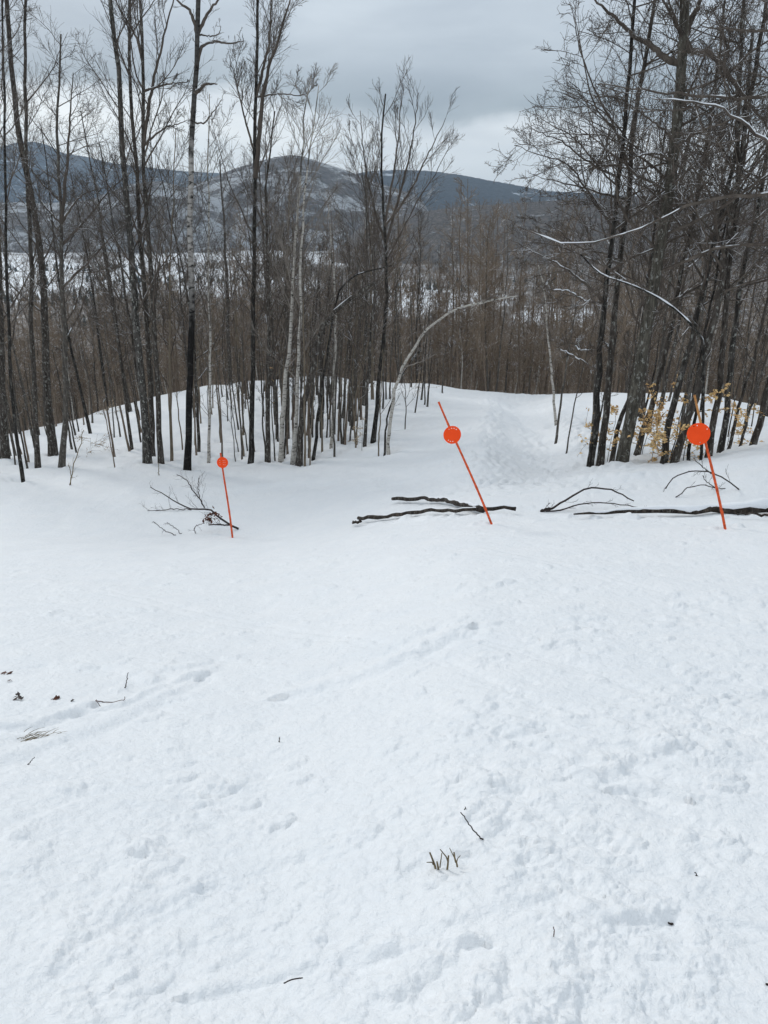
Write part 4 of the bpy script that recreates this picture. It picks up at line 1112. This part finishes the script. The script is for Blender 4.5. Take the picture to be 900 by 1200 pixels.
def tuft():
    b = hit(38, 863); b[2] = float(real_z(b[0], b[1])[0]) + .025; rg = np.random.default_rng(5)
    P = []
    for i in range(46):
        c = b + np.array([rg.normal() * .05, rg.normal() * .03, -.02]); a = rg.uniform(-.6, .9); L = rg.uniform(.04, .13)
        q = np.linspace(0, 1, 4)[:, None]
        P.append(c + q * L * np.array([math.cos(a) * .8, rg.normal() * .3, .5]) + q ** 2 * np.array([0, 0, -.25 * L]))
    mb = MB(); mb.tubes(np.array(P), np.tile(np.linspace(.002, .0006, 4), (46, 1)), 3)
    o = obj('grass_tuft', mb.mesh('grass_tuft', M['stalk'], off=b), None, b); tag(o, 'flattened dull grass tuft in a melted hollow at the left', 'grass')
tuft()

# ------------------------------------------------------------------ far houses at the field edge
def house(label, px, Y, w, d, h, wallc, yaw):
    x = (px - 450) / 840 * Y; z = float(H0(x, Y) + medium(np.array(x), np.array(Y)))
    e = thing('house', label, 'house', (x, Y, z)); e.rotation_euler = (0, 0, yaw)
    def box(name, cx, cy, cz, sx, sy, sz, m, parent):
        bm = bmesh.new(); bmesh.ops.create_cube(bm, size=1)
        for v in bm.verts: v.co = (cx + v.co.x * sx, cy + v.co.y * sy, cz + v.co.z * sz)
        me = bpy.data.meshes.new(name); bm.to_mesh(me); bm.free(); me.materials.append(m); return obj(name, me, parent)
    box('wall', 0, 0, h / 2 - 1, w, d, h + 2, wallc, e)
    hw, hd = w / 2 + .5, d / 2 + .6; r = h + d * .36
    V = [(-hw, -hd, h), (hw, -hd, h), (hw, 0, r), (-hw, 0, r), (-hw, hd, h), (hw, hd, h), (-hw, -hd, h + .4), (hw, -hd, h + .4), (hw, 0, r + .4), (-hw, 0, r + .4), (-hw, hd, h + .4), (hw, hd, h + .4)]
    Q = [(0, 1, 2, 3), (3, 2, 5, 4), (6, 9, 8, 7), (9, 10, 11, 8), (0, 6, 7, 1), (4, 5, 11, 10), (0, 3, 9, 6), (3, 4, 10, 9), (1, 7, 8, 2), (2, 8, 11, 5)]
    obj('roof', mesh_from('roof', V, Q, M['snow'], False), e)
    for i in range(int(w // 5)):
        box('window', -w / 2 + 3 + i * 5, -d / 2 - .05, h * .55, 1.4, .12, 1.5, M['tie'], e)
wr = plain('red_boards', (.30, .07, .05), .8); wg = plain('grey_boards', (.40, .38, .36), .8); wb = plain('brown_boards', (.16, .10, .08), .8)
house('long low red barn with a snowy roof at the far field edge', 497, 1960, 34, 12, 4.5, wr, .1)
house('small grey house with a snowy roof right of the far red barn', 528, 1990, 14, 10, 5, wg, -.2)
house('small brown house with a snowy roof at the end of the far field', 551, 1970, 12, 9, 4.5, wb, .3)

# ------------------------------------------------------------------ camera, light, sky
cam = bpy.data.cameras.new('camera'); co = obj('camera', cam)
cam.sensor_fit = 'VERTICAL'; cam.sensor_height = 24; cam.lens = 24 * F / 1200
cam.clip_start = .05; cam.clip_end = 30000
co.location = (0, 0, 0); co.rotation_euler = (math.radians(90) - PITCH, 0, 0)
scene.camera = co

SUN_EL, SUN_AZ = math.radians(30), math.radians(-40)      # azimuth from +Y, clockwise
sl = bpy.data.lights.new('sun', 'SUN'); sl.energy = 1.1; sl.angle = math.radians(11); sl.color = (1, .96, .9)
so = obj('sun', sl); so.rotation_euler = (math.radians(90) - SUN_EL, 0, -SUN_AZ + math.pi)
# the lamp shines along its local -Z: turn it so that it comes from ahead of the camera
d = np.array([math.sin(SUN_AZ) * math.cos(SUN_EL), math.cos(SUN_AZ) * math.cos(SUN_EL), math.sin(SUN_EL)])
from mathutils import Vector
so.rotation_euler = Vector(d).to_track_quat('Z', 'Y').to_euler()

w = bpy.data.worlds.new('World'); scene.world = w; w.use_nodes = True
nt = w.node_tree; nt.nodes.clear()
out = N(nt, 'ShaderNodeOutputWorld')
sky = N(nt, 'ShaderNodeTexSky'); sky.sky_type = 'NISHITA'; sky.sun_disc = False; sky.sun_elevation = SUN_EL; sky.sun_rotation = SUN_AZ
b1 = N(nt, 'ShaderNodeBackground'); nt.links.new(sky.outputs[0], b1.inputs[0]); b1.inputs[1].default_value = .08
tc = N(nt, 'ShaderNodeTexCoord'); gen = tc.outputs['Generated']
sx = N(nt, 'ShaderNodeSeparateXYZ'); nt.links.new(gen, sx.inputs[0])
mp = N(nt, 'ShaderNodeMapping'); mp.inputs['Scale'].default_value = (2.6, 2.6, 9); nt.links.new(gen, mp.inputs[0])
n1 = noise(nt, 1.6, 6, mp.outputs[0], .4, .5)
mp2 = N(nt, 'ShaderNodeMapping'); mp2.inputs['Scale'].default_value = (4, 4, 15); mp2.inputs['Location'].default_value = (3, 1, 0); nt.links.new(gen, mp2.inputs[0])
n2 = noise(nt, 1.3, 5, mp2.outputs[0], .3, .5)
e1 = math_(nt, 'ADD', sx.outputs[2], math_(nt, 'MULTIPLY', math_(nt, 'SUBTRACT', n1, .5), .10))
# the cloud edge hangs lower to the left of the gap
e1 = math_(nt, 'ADD', e1, math_(nt, 'MULTIPLY', math_(nt, 'MINIMUM', sx.outputs[0], 0.08), .05))
e2 = math_(nt, 'MULTIPLY', math_(nt, 'ADD', e1, .1), 1 / 1.1)
def st(e): return (e + .1) / 1.1
cc = ramp(nt, [(0, (.5, .56, .62)), (st(.02), (.68, .74, .79)), (st(.065), (.86, .89, .91)), (st(.092), (.74, .78, .82)), (st(.108), (.34, .39, .435)), (st(.15), (.42, .47, .525)), (st(.20), (.55, .605, .66)), (st(.45), (.60, .67, .73)), (1, (.86, .91, .94))], e2)
cv = ramp(nt, [(.3, (.84, .855, .875)), (.7, (1.13, 1.125, 1.11))], n2)
mx = N(nt, 'ShaderNodeMix', data_type='RGBA', blend_type='MULTIPLY'); mx.inputs[0].default_value = 1; nt.links.new(cc, mx.inputs[6]); nt.links.new(cv, mx.inputs[7])
b2 = N(nt, 'ShaderNodeBackground'); nt.links.new(mx.outputs[2], b2.inputs[0]); b2.inputs[1].default_value = 1.0
ms = N(nt, 'ShaderNodeMixShader'); ms.inputs[0].default_value = .85
nt.links.new(b1.outputs[0], ms.inputs[1]); nt.links.new(b2.outputs[0], ms.inputs[2]); nt.links.new(ms.outputs[0], out.inputs[0])

scene.view_settings.view_transform = 'Standard'; scene.view_settings.look = 'None'
scene.view_settings.exposure = .16; scene.view_settings.gamma = 1
scene.cycles.max_bounces = 5; scene.cycles.diffuse_bounces = 3; scene.cycles.glossy_bounces = 2; scene.cycles.transmission_bounces = 2
scene.cycles.volume_bounces = 2
scene.cycles.use_adaptive_sampling = False; scene.cycles.use_denoising = True; scene.cycles.denoiser = 'OPENIMAGEDENOISE'; scene.cycles.denoising_input_passes = 'RGB_ALBEDO_NORMAL'; scene.cycles.denoising_prefilter = 'ACCURATE'
scene.cycles.caustics_reflective = False; scene.cycles.caustics_refractive = False
